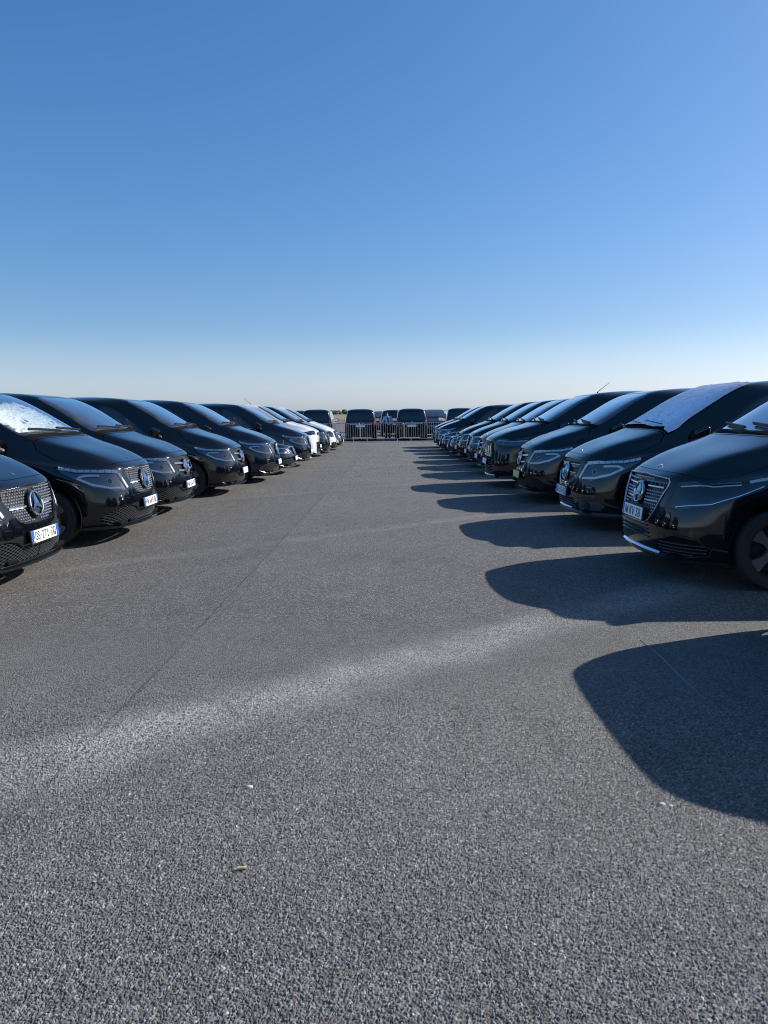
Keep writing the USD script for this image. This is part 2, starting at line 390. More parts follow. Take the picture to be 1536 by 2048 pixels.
def panel(S, reg, off=0.0, skirt=0.014, res=5, both=True, side=1, warp=None):
    """the part of skin S inside region reg (in u, v) as (V, F, N): real edges turned in by skirt; mirrored on request"""
    nu, nv = S.nu * res, S.nv * res
    i, j = np.meshgrid(np.arange(nu), np.arange(nv), indexing="ij"); i, j = i.ravel(), j.ravel()
    bx = shapely.box(i / res, j / res, (i + 1) / res, (j + 1) / res)
    shapely.prepare(reg)
    reg = reg.simplify(0.0025); shapely.prepare(reg)
    hit = shapely.intersects(reg, bx); i, j, bx = i[hit], j[hit], bx[hit]
    ins = shapely.contains(reg, bx)
    uv, tri, seen = [], [], {}
    def vid(a, b):
        k = (round(a, 6), round(b, 6))
        if k not in seen: seen[k] = len(uv); uv.append(k)
        return seen[k]
    for a, b in zip(i[ins], j[ins]):
        q = [vid(a / res, b / res), vid((a + 1) / res, b / res), vid((a + 1) / res, (b + 1) / res), vid(a / res, (b + 1) / res)]
        tri += [(q[0], q[1], q[2]), (q[0], q[2], q[3])]
    for g in shapely.intersection(reg, bx[~ins]):
        for h in getattr(g, "geoms", [g]):
            if h.geom_type != "Polygon" or h.area < 1e-7: continue
            pv, pf = trimesh.creation.triangulate_polygon(h, engine="earcut")
            ids = [vid(*p) for p in pv]
            for f in pf:
                t = [ids[k] for k in f]
                if len(set(t)) < 3: continue
                a, b, c = (np.array(uv[k]) for k in t)
                cr = (b[0] - a[0]) * (c[1] - a[1]) - (b[1] - a[1]) * (c[0] - a[0])
                if abs(cr) > 1e-9: tri.append(tuple(t) if cr > 0 else (t[0], t[2], t[1]))
    uv, F = np.array(uv), np.array(tri)
    N = S.normal(uv[:, 0], uv[:, 1]); V = S.at(uv[:, 0], uv[:, 1]) + off * N
    if warp is not None: V = warp(V, N)
    if SIGN > 0: F = F[:, ::-1]
    if skirt:
        e = np.vstack([F[:, [0, 1]], F[:, [1, 2]], F[:, [2, 0]]])
        key = np.sort(e, 1); _, idx, cnt = np.unique(key, axis=0, return_index=True, return_counts=True)
        e = e[idx[cnt == 1]]
        mid = np.abs(V[e][:, :, 1]).max(1) > 1e-4
        e = e[mid]
        if len(e):
            a, b = V[e[:, 0]], V[e[:, 1]]; a2, b2 = a - skirt * N[e[:, 0]], b - skirt * N[e[:, 1]]
            n0 = len(V); k = len(e)
            fn = np.cross(b - a, N[e[:, 0]]); fn /= np.maximum(np.linalg.norm(fn, axis=1, keepdims=True), 1e-12)
            r = np.arange(k)
            F = np.vstack([F, np.stack([n0 + r, n0 + 2 * k + r, n0 + k + r], 1), np.stack([n0 + k + r, n0 + 2 * k + r, n0 + 3 * k + r], 1)])
            V = np.vstack([V, a, b, a2, b2]); N = np.vstack([N, fn, fn, fn, fn])
    flip = np.array([1, -1, 1.0])
    if both: return np.vstack([V, V * flip]), np.vstack([F, F[:, ::-1] + len(V)]), np.vstack([N, N * flip])
    if side < 0: return V * flip, F[:, ::-1], N * flip
    return V, F, N

def grow(S, reg, d):
    """a region bigger (or smaller, for d < 0) by d, but still reaching the centre line where it did"""
    w = shapely.union_all([reg, affinity.scale(reg, -1, 1, origin=(0, 0)), affinity.scale(reg, -1, 1, origin=(S.nu, 0))])
    return w.buffer(1e-5).buffer(d).intersection(box(0, 0, S.nu, S.nv))

def join(parts):
    V, F, N, k = [], [], [], 0
    for p in parts:
        if not isinstance(p, tuple): p = meshkit.arrays(p, 35)
        V.append(p[0]); F.append(np.asarray(p[1]) + k); N.append(p[2]); k += len(p[0])
    return np.vstack(V), np.vstack(F), np.vstack(N)

def mirror(m): return m[0] * np.array([1, -1, 1.0]), m[1][:, ::-1], m[2] * np.array([1, -1, 1.0])

def sweep(pts, nrm, w, h, closed=False, lift=0.0):
    """a strip w wide and h proud along points with surface normals: rectangular section with chamfered top"""
    pts, nrm = np.asarray(pts, float), np.asarray(nrm, float)
    n = len(pts)
    t = (np.roll(pts, -1, 0) - np.roll(pts, 1, 0)) if closed else np.gradient(pts, axis=0)
    t /= np.maximum(np.linalg.norm(t, axis=1, keepdims=True), 1e-9)
    b = np.cross(nrm, t); b /= np.maximum(np.linalg.norm(b, axis=1, keepdims=True), 1e-9)
    w = np.broadcast_to(w, (n,))[:, None]
    prof = [(-0.5, -0.2), (-0.5, 0.6), (-0.28, 1.0), (0.28, 1.0), (0.5, 0.6), (0.5, -0.2)]
    m = len(prof)
    V = np.stack([pts + b * (a * w) + nrm * (c * h + lift) for a, c in prof], 1).reshape(-1, 3)
    F = []
    for k in range(n if closed else n - 1):
        k2 = (k + 1) % n
        for q in range(m):
            q2 = (q + 1) % m
            F += [(k * m + q, k2 * m + q, k2 * m + q2), (k * m + q, k2 * m + q2, k * m + q2)]
    if not closed:
        for base, rev in ((0, False), ((n - 1) * m, True)):
            for q in range(1, m - 1): F.append((base, base + q + 1, base + q) if rev else (base, base + q, base + q + 1))
    tm = trimesh.Trimesh(V, np.array(F), process=False)
    tm.fix_normals()
    return meshkit.arrays(tm, 30)

def bx(c, s, r=0.0, rot=None):
    """box of size s at c with edges rounded by r"""
    s = np.asarray(s, float)
    if r > 0:
        h = s / 2 - r
        m = m3.Manifold.batch_hull([m3.Manifold.sphere(r, 8).translate([x * h[0], y * h[1], z * h[2]]) for x in (-1, 1) for y in (-1, 1) for z in (-1, 1)])
        t = m.to_mesh(); t = trimesh.Trimesh(t.vert_properties[:, :3], t.tri_verts, process=False)
    else: t = trimesh.creation.box(s)
    if rot is not None: t.apply_transform(rot)
    t.apply_translation(c)
    return t

def rotm(deg, ax): return trimesh.transformations.rotation_matrix(deg * D2R, ax)
def tube(pts, r, sides=8):
    pts = np.asarray(pts, float)
    t = np.gradient(pts, axis=0); t /= np.linalg.norm(t, axis=1, keepdims=True)
    a = np.cross(t, np.where(np.abs(t[:, 2:]) < 0.9, [0, 0, 1.0], [1.0, 0, 0])); a /= np.linalg.norm(a, axis=1, keepdims=True)
    b = np.cross(t, a); ang = np.arange(sides) * 2 * np.pi / sides
    r = np.broadcast_to(r, (len(pts),))
    V = (pts[:, None] + r[:, None, None] * (np.cos(ang)[None, :, None] * a[:, None] + np.sin(ang)[None, :, None] * b[:, None])).reshape(-1, 3)
    F = []
    for k in range(len(pts) - 1):
        for q in range(sides):
            q2 = (q + 1) % sides
            F += [(k * sides + q, k * sides + q2, (k + 1) * sides + q2), (k * sides + q, (k + 1) * sides + q2, (k + 1) * sides + q)]
    for base, rev in ((0, 1), ((len(pts) - 1) * sides, 0)):
        for q in range(1, sides - 1): F.append((base, base + q + 1, base + q) if rev else (base, base + q, base + q + 1))
    tm = trimesh.Trimesh(V, np.array(F), process=False); tm.fix_normals()
    return tm
def cat(ms): return trimesh.util.concatenate(ms)

# ---- control net of the van: one row of the table per column round the body, (x back from the nose, y out, z up) per row sill to roof
def van_net():
    zf = [0.19, 0.29, 0.40, 0.50, 0.60, 0.75, 0.88, 0.945]
    plan = [(0.0, 0.0), (0.012, 0.27), (0.055, 0.52), (0.165, 0.73), (0.37, 0.865), (0.66, 0.925)]      # bumper plan curve
    xf = [0.06, 0.02, 0.0, 0.0, 0.016, 0.046, 0.085, 0.14]                                           # how the nose leans back
    top = {  # rows 7.. : hood edge, hood mid, cowl, screen mid, header, roof front, roof mid, roof centre
        0: [(0.138, 0, 0.955), (0.52, 0, 1.128), (0.95, 0, 1.275), (1.44, 0, 1.565), (1.93, 0, 1.81), (2.32, 0, 1.885), (2.85, 0, 1.915), (3.0, 0, 1.918)],
        1: [(0.145, .28, 0.957), (0.52, .33, 1.130), (0.96, .38, 1.276), (1.445, .36, 1.563), (1.93, .34, 1.81), (2.32, .28, 1.884), (2.85, .14, 1.915), (3.02, 0, 1.918)],
        2: [(0.180, .475, 0.957), (0.55, .58, 1.132), (1.00, .67, 1.270), (1.47, .62, 1.556), (1.94, .58, 1.804), (2.32, .48, 1.88), (2.85, .25, 1.914), (3.06, 0, 1.918)],
        3: [(0.245, .59, 0.950), (0.61, .69, 1.118), (1.05, .79, 1.247), (1.505, .74, 1.540), (1.955, .69, 1.790), (2.33, .61, 1.873), (2.86, .34, 1.912), (3.12, 0, 1.918)],
        4: [(0.375, .730, 0.897), (0.70, .762, 1.018), (1.14, .852, 1.170), (1.585, .80, 1.475), (2.02, .745, 1.735), (2.39, .69, 1.848), (2.9, .41, 1.907), (3.2, 0, 1.918)],
        5: [(0.72, .885, 0.945), (1.02, .912, 0.995), (1.38, .915, 1.135), (1.78, .855, 1.44), (2.15, .795, 1.695), (2.5, .735, 1.832), (2.98, .45, 1.903), (3.3, 0, 1.918)],
    }
    cols = []
    for c in range(6):
        low = [(xf[r] + plan[c][0], plan[c][1] - (0.03 if r == 0 else 0), zf[r]) for r in range(7)]
        if c == 3: low[6] = (0.240, 0.655, 0.865); low[5] = (0.215, 0.715, 0.75)
        if c == 4: low[6] = (0.420, 0.825, 0.835); low[5] = (0.40, 0.855, 0.74)
        if c == 5: low[6] = (0.69, 0.912, 0.86); low[5] = (0.67, 0.925, 0.75)
        if c == 2: low[6] = (0.132, 0.50, 0.875)
        cols.append(low + top[c])
    side_z = [0.21, 0.30, 0.40, 0.50, 0.60, 0.75, 0.87, 0.97, 1.06, 1.15, 1.45, 1.70, 1.83, 1.90, 1.918]
    side_y = [0.90, 0.935, 0.953, 0.960, 0.964, 0.964, 0.962, 0.960, 0.952, 0.934, 0.878, 0.815, 0.745, 0.45, 0.0]
    tops = {1.15: (1.30, 1.62, 1.98, 2.30, 2.62, 3.10, 3.40), 1.75: (1.80, 1.95, 2.20, 2.48, 2.78, 3.25, 3.50), 2.55: (2.57, 2.60, 2.70, 2.82, 3.05, 3.45, 3.62),
            3.4: (3.40, 3.40, 3.43, 3.48, 3.56, 3.72, 3.78), 4.25: (4.25, 4.25, 4.22, 4.18, 4.12, 4.02, 3.94)}
    for xb in tops:
        cols.append([(xb if r < 8 else tops[xb][r - 8], side_y[r], side_z[r]) for r in range(15)])
    lean = [0, 0, 0, 0, 0, 0, 0, .0, .01, .03, .10, .19, .28, .5, .9]
    for (xb, yb, ls) in ((4.78, 0.985, .82), (5.02, 0.90, .95), (5.10, 0.55, 1), (5.12, 0.0, 1)):
        cols.append([(xb - ls * lean[r], side_y[r] * yb, side_z[r] - (0.0 if r != 12 else 0.01)) for r in range(15)])
    return np.array(cols)

def side_poly(S, pts, r=0.0):
    p = rounded(pts, r) if r else pts
    return clean(Polygon(S.inv(dense(p, 0.02), (0, 2), (4.0, S.nu - 2.0), (0, 12.5))))
def front_poly(S, pts, r=0.0, umax=4.6):
    """closed outline in the front view (y, z); points on y = 0 stay on the centre line"""
    p = dense(rounded(pts, r) if r else pts, 0.015)
    q = S.inv(p, (1, 2), (0, umax), (0, 8.0)); q[p[:, 0] < 1e-6, 0] = 0
    return clean(Polygon(q))
def poly3(S, pts, r=0.0, u=(0, 6.5), v=(0, 9)):
    q = S.inv(dense(pts, 0.015), (0, 1, 2), u, v)
    p = clean(Polygon(q))
    return clean(p.buffer(-r).buffer(2 * r).buffer(-r)) if r else p
def on_front(S, yz, umax=4.6):
    yz = np.asarray(yz, float); sg = np.where(yz[:, 0] < 0, -1.0, 1.0)
    q = S.inv(np.abs(yz) * [1, 1], (1, 2), (0, umax), (0, 8.0))
    P, N = S.at(q[:, 0], q[:, 1]), S.normal(q[:, 0], q[:, 1])
    P[:, 1] *= sg; N[:, 1] *= sg
    P[:, 1] = np.where(np.abs(yz[:, 0]) < 0.012, yz[:, 0], P[:, 1])
    return P, N
def rim_of(S, poly, w, h, both=True, lift=0.0, cut=False):
    c = np.array(shapely.segmentize(poly.simplify(0.006).exterior, 0.12).coords)[:-1]
    if cut:  # the outline crosses the centre line: leave out the run along u = 0
        on = c[:, 0] < 1e-6
        if on.any():
            k = np.argmax(on & ~np.roll(on, -1)); c = np.roll(c, -k, 0)
            on = c[:, 0] < 1e-6
            c = np.vstack([c[:1], c[~on], c[[np.argmax(on[1:]) + 1]] if on[1:].any() else c[:0]])
        P, N = S.at(c[:, 0], c[:, 1]), S.normal(c[:, 0], c[:, 1])
        m = sweep(P, N, w, h, False, lift)
    else:
        P, N = S.at(c[:, 0], c[:, 1]), S.normal(c[:, 0], c[:, 1])
        m = sweep(P, N, w, h, True, lift)
    return join([m, mirror(m)]) if both else m
def strip(S, yz, w, h, lift=0.0, step=0.03, umax=4.6):
    P, N = on_front(S, dense(yz, step, False), umax)
    return sweep(P, N, w, h, False, lift)

LEN = 5.12
def to_local(m):
    """skin coordinates (x back from the nose) to the thing's own frame: +x forward, origin under the middle"""
    if isinstance(m, tuple):
        V, F, N = m
        V = np.stack([LEN / 2 - V[:, 0], -V[:, 1], V[:, 2]], 1)
        return V, F, (None if N is None else np.stack([-N[:, 0], -N[:, 1], N[:, 2]], 1))
    m = m.copy(); v = np.array(m.vertices); m.vertices = np.stack([LEN / 2 - v[:, 0], -v[:, 1], v[:, 2]], 1)
    return m

# ------------------------------------------------------------------ pieces of a van
def frame_at(S, y, z, umax=4.6):
    P, N = on_front(S, [(y, z)], umax); P, N = P[0], N[0]
    up_ = np.array([0, 0, 1.0]) - N * N[2]; up_ /= np.linalg.norm(up_)
    rt = np.cross(N, up_)
    T = np.eye(4); T[:3, 0], T[:3, 1], T[:3, 2], T[:3, 3] = -rt, up_, N, P
    if np.linalg.det(T[:3, :3]) < 0: T[:3, 0] *= -1
    return T

def star(r, ring=0.012):
    """three-pointed star in a ring, lying in the xy plane, facing +z"""
    parts = [trimesh.creation.torus(r, ring, 32, 8)]
    for k in range(3):
        a = math.pi / 2 + k * 2 * math.pi / 3
        d, n = np.array([math.cos(a), math.sin(a), 0]), np.array([-math.sin(a), math.cos(a), 0])
        b = 0.2 * r
        V = np.array([d * r, n * b + d * b * 0.6 * 0, -n * b, d * b * 1.0 + [0, 0, 0.02 * r / 0.1], [0, 0, 0.022 * r / 0.1], d * 0 - d * b * 0.5])
        c = np.array([0, 0, 0.03 * r / 0.12])
        L_, R_, T_ = math.cos(math.pi / 3) * 0.36 * r, 0, 0
        l = 0.24 * r * np.array([math.cos(a + math.pi / 3), math.sin(a + math.pi / 3), 0])
        rr = 0.24 * r * np.array([math.cos(a - math.pi / 3), math.sin(a - math.pi / 3), 0])
        tip = d * (r + ring * 0.3) + [0, 0, 0.004]
        Vv = np.array([tip, l, c, rr, [0, 0, -0.006]])
        parts.append(trimesh.Trimesh(Vv, [(0, 1, 2), (0, 2, 3), (0, 3, 4), (0, 4, 1), (1, 4, 2), (2, 4, 3)], process=False))
    for p in parts: p.fix_normals()
    return parts

def make_wheel(parent, x, y, style):
    sg = 1 if y > 0 else -1
    prof = np.array([(0.235, -0.10), (0.262, -0.112), (0.325, -0.116), (0.342, -0.095), (0.347, -0.05), (0.347, 0.05), (0.342, 0.095), (0.325, 0.116), (0.262, 0.112), (0.235, 0.10)])
    R = rotm(-90, [1, 0, 0])
    ty = trimesh.creation.revolve(np.vstack([prof, prof[:1]]), sections=40); ty.apply_transform(R)
    ty.apply_translation([x, y, 0.345])
    w = put(parent, "wheel", to_local(ty), "rubber", smooth=40)
    rp = np.array([(0.0, 0.02), (0.20, 0.02), (0.225, 0.085), (0.246, 0.108), (0.246, 0.09), (0.233, 0.05), (0.233, -0.09), (0.0, -0.09)])
    barrel = trimesh.creation.revolve(rp, sections=40)
    ns = 5 if style != 1 else 8
    sp = []
    for k in range(ns):
        a0 = k * 360 / ns
        if style == 0: q = Polygon([(0.03, -0.055), (0.13, -0.03), (0.24, -0.062), (0.24, 0.062), (0.13, 0.03), (0.03, 0.055)])
        elif style == 1: q = Polygon([(0.03, -0.03), (0.24, -0.022), (0.24, 0.022), (0.03, 0.03)])
        else: q = Polygon([(0.02, -0.06), (0.12, -0.045), (0.24, -0.085), (0.24, 0.055), (0.12, 0.03), (0.02, 0.06)])
        sp.append(affinity.rotate(q, a0, origin=(0, 0)))
    sh = shapely.union_all(sp + [Point(0, 0).buffer(0.07, 8)])
    spokes = cat([trimesh.creation.extrude_polygon(g, 0.035, engine="earcut") for g in getattr(sh, "geoms", [sh])])
    spokes.apply_translation([0, 0, 0.062])
    cap = trimesh.creation.cylinder(0.034, 0.02, sections=20); cap.apply_translation([0, 0, 0.103])
    for nm, m, mt in (("rim", barrel, "dark_alloy"), ("spokes", spokes, "alloy" if style != 1 else "dark_alloy"), ("hub_cap", cap, "satin_chrome")):
        m.apply_transform(rotm(-90 * sg, [1, 0, 0])); m.apply_translation([x, y, 0.345])
        put(w, nm, to_local(m), mt, smooth=35)

def make_mirror(parent, sg, paint_name, S):
    # housing: hull of spheres, glass facing back
    c = np.array([1.40, 1.005, 1.235])
    sp = [(0.06, -0.10, 0.05), (0.05, 0.10, 0.06), (0.06, -0.10, -0.07), (0.05, 0.09, -0.06), (-0.045, -0.07, 0.0), (-0.04, 0.05, 0.01)]
    m = m3.Manifold.batch_hull([m3.Manifold.sphere(0.042, 16).translate((c + np.array(p)).tolist()) for p in sp])
    t = m.to_mesh(); t = trimesh.Trimesh(t.vert_properties[:, :3], t.tri_verts, process=False)
    foot = tube([(1.36, 0.87, 1.13), (1.38, 0.93, 1.15), (1.40, 1.0, 1.19)], [0.04, 0.034, 0.03], 8)
    gl = bx(c + [0.103, 0, 0], (0.004, 0.22, 0.16), 0.0)
    f = np.array([1, sg, 1.0])
    for a in (t, foot, gl):
        a.vertices = a.vertices * f
        if sg < 0: a.invert()
    for a in (t, foot, gl): S(a)
    p = put(parent, "mirror", to_local(t), paint_name, smooth=50)
    put(p, "mirror_foot", to_local(foot), "black_plastic", smooth=40)
    put(p, "mirror_glass", to_local(gl), "mirror_glass")

def text_on(text, h, T, squeeze=1.0):
    m = meshkit.text_mesh(text, h, 0.002, bold=True)
    m.apply_translation([-m.bounds.mean(0)[0], -m.bounds.mean(0)[1], 0]); m.apply_scale([squeeze, 1, 1])
    m.apply_transform(T)
    return m

def plate(parent, text, x, z, style="fr", tilt=6):
    """flat number plate on its holder, facing forward"""
    T = np.eye(4); T[:3, 0], T[:3, 1], T[:3, 2], T[:3, 3] = [0, 1, 0], [0, 0, 1], [-1, 0, 0], [x, 0, z]
    if np.linalg.det(T[:3, :3]) < 0: T[:3, 0] *= -1
    T = T @ rotm(-tilt, [1, 0, 0])
    def at(m): m.apply_transform(T); return m
    hold = at(bx((0, -0.004, -0.008), (0.535, 0.128, 0.018), 0.005))
    p = put(parent, "number_plate", to_local(hold), "black_plastic", smooth=30)
    put(p, "plate_face", to_local(at(bx((0, 0, 0.003), (0.52, 0.11, 0.005), 0))), "plate_yellow" if style == "uk" else "plate_white")
    if style != "uk": put(p, "blue_band", to_local(at(bx((-0.2375, 0, 0.0035), (0.043, 0.109, 0.007), 0))), "plate_blue")
    if style == "fr": put(p, "blue_band", to_local(at(bx((0.2375, 0, 0.0035), (0.043, 0.109, 0.007), 0))), "plate_blue")
    if text:
        T2 = T.copy(); T2[:3, 3] = T[:3, 3] + T[:3, 2] * 0.0065 + T[:3, 0] * (0.0 if style == "fr" else 0.02)
        m = meshkit.text_mesh(text, 0.078, 0.0015, bold=False)
        m.apply_translation([-m.bounds.mean(0)[0], -m.bounds.mean(0)[1], 0])
        wdt = m.extents[0]; m.apply_scale([min(1.0, 0.40 / wdt), 1, 1]); m.apply_transform(T2)
        put(p, "lettering", to_local(m), "plate_ink")
        if style == "fr":
            T3 = T.copy(); T3[:3, 3] = T[:3, 3] + T[:3, 2] * 0.0085 + T[:3, 0] * -0.2375 + T[:3, 1] * -0.03
            put(p, "country_letter", to_local(text_on("F", 0.028, T3)), "plate_white")
        if style == "de":
            T3 = T.copy(); T3[:3, 3] = T[:3, 3] + T[:3, 2] * 0.0085 + T[:3, 0] * -0.2375 + T[:3, 1] * -0.03
            put(p, "country_letter", to_local(text_on("D", 0.025, T3)), "plate_white")

exec_cache = {}
def build_van(path, kind, paint_name, wheel_style=0, S=None, wmap=None, antenna=False, lowx=0.0, has_plate=True):
    """all the parts of one van under the prim at path. kind: diamond, slats, ev, work, late, blunt"""
    P = lambda name, m, mat, parent=path, **k: put(parent, name, to_local(m), mat, **k)
    zm = getattr(S, "zmap", None)
    def fit(m):
        if zm is not None:
            v = np.array(m.vertices); low = np.interp(v[:, 2], *zip(*zm)); v[:, 0] += 0.5 * np.clip((v[:, 2] - .5) / .3, 0, 1); v[:, 2] = low - 0.04 * (low > 1.0); m.vertices = v
        return m
    PI_ = lambda name, m, mat, parent=path, **k: put(parent, name, to_local(fit(m)), mat, **k)
    late, blunt, work = kind == "late", kind == "blunt", kind == "work"
    # --- regions
    if late:
        gr = [(0, .50), (.25, .50), (.33, .53), (.40, .62), (.50, .84), (.505, .89), (.48, .915), (0, .93)]
    elif blunt:
        gr = [(0, .80), (.38, .81), (.42, .86), (.40, .90), (0, .91)]
    else:
        gr = [(0, .565), (.24, .572), (.33, .61), (.42, .72), (.475, .83), (.48, .88), (.45, .90), (0, .912)]
    grille = front_poly(S, gr)
    if late:
        hl = [(.12, .50, .655), (.17, .545, .80), (.215, .57, .885), (.40, .755, .895), (.62, .86, .92), (.93, .915, 1.0), (.80, .92, .90), (.55, .90, .785), (.32, .80, .70), (.2, .66, .655)]
    elif blunt:
        hl = [(.21, .48, .80), (.24, .50, .92), (.45, .77, .945), (.80, .90, .975), (.95, .92, .95), (.80, .92, .87), (.5, .88, .81), (.3, .70, .79)]
    else:
        hl = [(.10, .475, .64), (.16, .515, .76), (.20, .54, .87), (.34, .70, .888), (.55, .835, .92), (.80, .905, .985), (.71, .915, .89), (.54, .90, .795), (.36, .83, .70), (.20, .66, .635)]
    lamp = poly3(S, hl, 0.02)
    if late: ik = [(.44, .235), (.74, .245), (.845, .28), (.87, .37), (.80, .42), (.66, .44), (.52, .385), (.46, .36)]
    elif work: ik = [(0, .24), (.40, .24), (.46, .30), (.44, .39), (0, .40)]
    elif blunt: ik = [(0, .24), (.46, .24), (.56, .33), (.56, .58), (.44, .60), (0, .60)]
    else: ik = [(0, .235), (.58, .232), (.74, .245), (.835, .29), (.83, .345), (.77, .415), (.66, .455), (.52, .465), (.40, .44), (.33, .392), (0, .392)]
    intake = front_poly(S, ik)
    screen = clean(Polygon([(0, 9.18), (2.2, 9.18), (2.95, 9.2), (3.24, 9.33), (3.34, 9.7), (3.36, 10.4), (3.30, 10.95), (3.08, 11.18), (2.2, 11.24), (0, 11.25)]).buffer(0))
    hood = clean(Polygon([(0, 7.02), (1.5, 7.02), (2.35, 7.0), (2.6, 6.93), (3.2, 7.0), (3.9, 7.15), (4.25, 7.5), (4.15, 8.2), (3.85, 8.75), (3.3, 8.98), (0, 9.0)]))
    fw = side_poly(S, [(1.60, 1.185), (1.86, 1.40), (2.11, 1.60), (2.26, 1.69), (2.40, 1.715), (2.50, 1.715), (2.50, 1.185)], 0.02)
    mw = side_poly(S, [(2.63, 1.185), (2.63, 1.715), (3.62, 1.715), (3.62, 1.185)], 0.04)
    qw = side_poly(S, [(3.74, 1.19), (3.74, 1.715), (4.42, 1.70), (4.60, 1.55), (4.66, 1.19)], 0.04)
    fd = side_poly(S, [(1.42, 0.95), (1.40, 1.12), (1.82, 1.44), (2.05, 1.63), (2.3, 1.765), (2.55, 1.77), (2.56, .34), (1.62, .34), (1.45, .62)], 0.03)
    md = side_poly(S, [(2.585, .34), (2.58, 1.77), (3.68, 1.77), (3.68, .34)], 0.03)
    arch = [side_poly(S, [(cx + .395 * math.cos(a), max(0.05, .35 + .395 * math.sin(a))) for a in np.linspace(0, 2 * math.pi, 40)[:-1]]).union(side_poly(S, [(cx - .40, .19), (cx + .40, .19), (cx + .40, .30), (cx - .40, .30)])).buffer(0.01) for cx in (.895, 4.095)]
    n2 = S.nu
    rwin = clean(Polygon([(n2, 9.3), (n2 - 1.35, 9.3), (n2 - 1.6, 9.6), (n2 - 1.62, 10.8), (n2 - 1.4, 11.15), (n2, 11.2)]))
    gate = clean(Polygon([(n2, 4.0), (n2 - 1.6, 4.0), (n2 - 1.83, 4.6), (n2 - 1.83, 11.0), (n2 - 1.5, 11.75), (n2, 11.8)]))
    tail = clean(Polygon([(n2 - 1.9, 5.9), (n2 - 2.7, 6.1), (n2 - 2.75, 7.5), (n2 - 2.5, 9.2), (n2 - 1.9, 9.3)]))
    bumper = shapely.union_all([box(0, 0, 4.72, 5.4), box(0, 0, 2.75, 6.98)])
    holes = shapely.union_all([screen, fw, mw, qw, rwin, *arch])
    full = box(0, 0, S.nu, S.nv)
    cutf = shapely.union_all([grille, lamp, intake])
    body = full.difference(holes).difference(cutf).difference(shapely.union_all([hood, fd, md, gate, tail, bumper]))
    g1 = 0.026
    P("body", panel(S, body), paint_name)
    P("front_bumper", panel(S, grow(S, bumper.difference(hood.buffer(0.004)), -0.008).difference(shapely.union_all([cutf, arch[0]]))), paint_name)
    P("hood", panel(S, grow(S, hood, -g1).difference(holes.buffer(g1)).difference(lamp.buffer(0.02))), paint_name)
    for sg in (1, -1):
        d = P("front_door", panel(S, fd.buffer(-0.013).difference(fw).difference(arch[0].buffer(.01)), both=False, side=sg), paint_name)
        P("window", panel(S, fw, off=-0.004, skirt=0.004, both=False, side=sg), "tinted_glass", d)
        P("belt_moulding", sweep(*(lambda q: (S.at(q[:, 0], q[:, 1]) * [1, sg, 1], S.normal(q[:, 0], q[:, 1]) * [1, sg, 1]))(S.inv(np.array([(x, 1.172) for x in np.linspace(1.62, 2.5, 24)]), (0, 2), (4.0, 11.0), (0, 12.5))), 0.016, 0.006), "gloss_black" if work or blunt else "satin_chrome", d)
        hx = S.inv(np.array([(2.30, 1.0)]), (0, 2), (4.0, 11.0), (0, 12.5))[0]; hp = S.at(*hx)
        P("door_handle", bx((2.33, sg * (hp[1] + 0.022), hp[2]), (0.20, 0.03, 0.032), 0.012), paint_name, d, smooth=40)
        d = P("sliding_door", panel(S, md.buffer(-0.012).difference(mw), both=False, side=sg), paint_name)
        P("window", panel(S, mw, off=-0.004, skirt=0.004, both=False, side=sg), "privacy_glass", d)
        P("rear_side_window", panel(S, qw, off=-0.004, skirt=0.004, both=False, side=sg), "privacy_glass")
    tg = P("tailgate", panel(S, grow(S, gate, -0.02).difference(rwin)), paint_name)
    P("rear_window", panel(S, rwin, off=-0.004, skirt=0.004), "privacy_glass", tg)
    P("chrome_strip", sweep(*(lambda q: (S.at(q[:, 0], q[:, 1]) * np.c_[np.ones(33), np.sign(np.linspace(-1, 1, 33)), np.ones(33)], S.normal(q[:, 0], q[:, 1]) * np.c_[np.ones(33), np.sign(np.linspace(-1, 1, 33)), np.ones(33)]))(np.c_[n2 - np.abs(np.linspace(-1.3, 1.3, 33)), np.full(33, 7.2)]), 0.03, 0.012), "satin_chrome", tg)
    P("rear_plate", bx((5.135, 0, 0.88), (0.01, 0.52, 0.11)), "plate_white", tg)
    P("rear_star", trimesh.creation.torus(0.05, 0.008, 24, 6, transform=trimesh.transformations.translation_matrix([5.135, 0, 1.09]) @ rotm(90, [0, 1, 0])), "chrome", tg, smooth=True)
    for sg in (1, -1): P("tail_light", panel(S, tail.buffer(-0.01), off=0.006, skirt=0.02, both=False, side=sg), "lamp_red")
    P("windscreen", panel(S, screen, off=-0.003, skirt=0.004), "windscreen")
    # black ceramic edge of the screen
    P("screen_frit", panel(S, screen.difference(clean(Polygon([(0, 9.34), (2.2, 9.33), (2.9, 9.36), (3.1, 9.47), (3.20, 9.8), (3.22, 10.4), (3.16, 10.85), (2.98, 11.02), (2.2, 11.08), (0, 11.09)]).buffer(0))), off=-0.008, skirt=0), "gloss_black")
    # dark inside shell, floor and fittings
    P("inner_shell", panel(S, full.difference(holes).difference(box(0, 0, 13, .4)), off=-0.03, skirt=0.0, res=3), "liner")
    P("floor_pan", cat([bx((0.36, 0, 0.25), (0.50, 1.42, 0.05), 0.02), bx((0.22, 0, 0.27), (0.30, 1.0, 0.05), 0.02), bx((4.75, 0, 0.30), (0.5, 1.5, 0.08), 0.03), bx((2.6, 0, 0.33), (4.6, 1.25, 0.16), 0.03), bx((2.5, 0, 0.34), (2.3, 1.7, 0.14), 0.03)]), "liner")
    PI_("dashboard", cat([bx((1.38, 0, 1.03), (0.52, 1.62, 0.22), 0.08, None), bx((1.62, 0, 0.85), (0.2, 1.5, 0.35), 0.06)]), "interior", smooth=40)
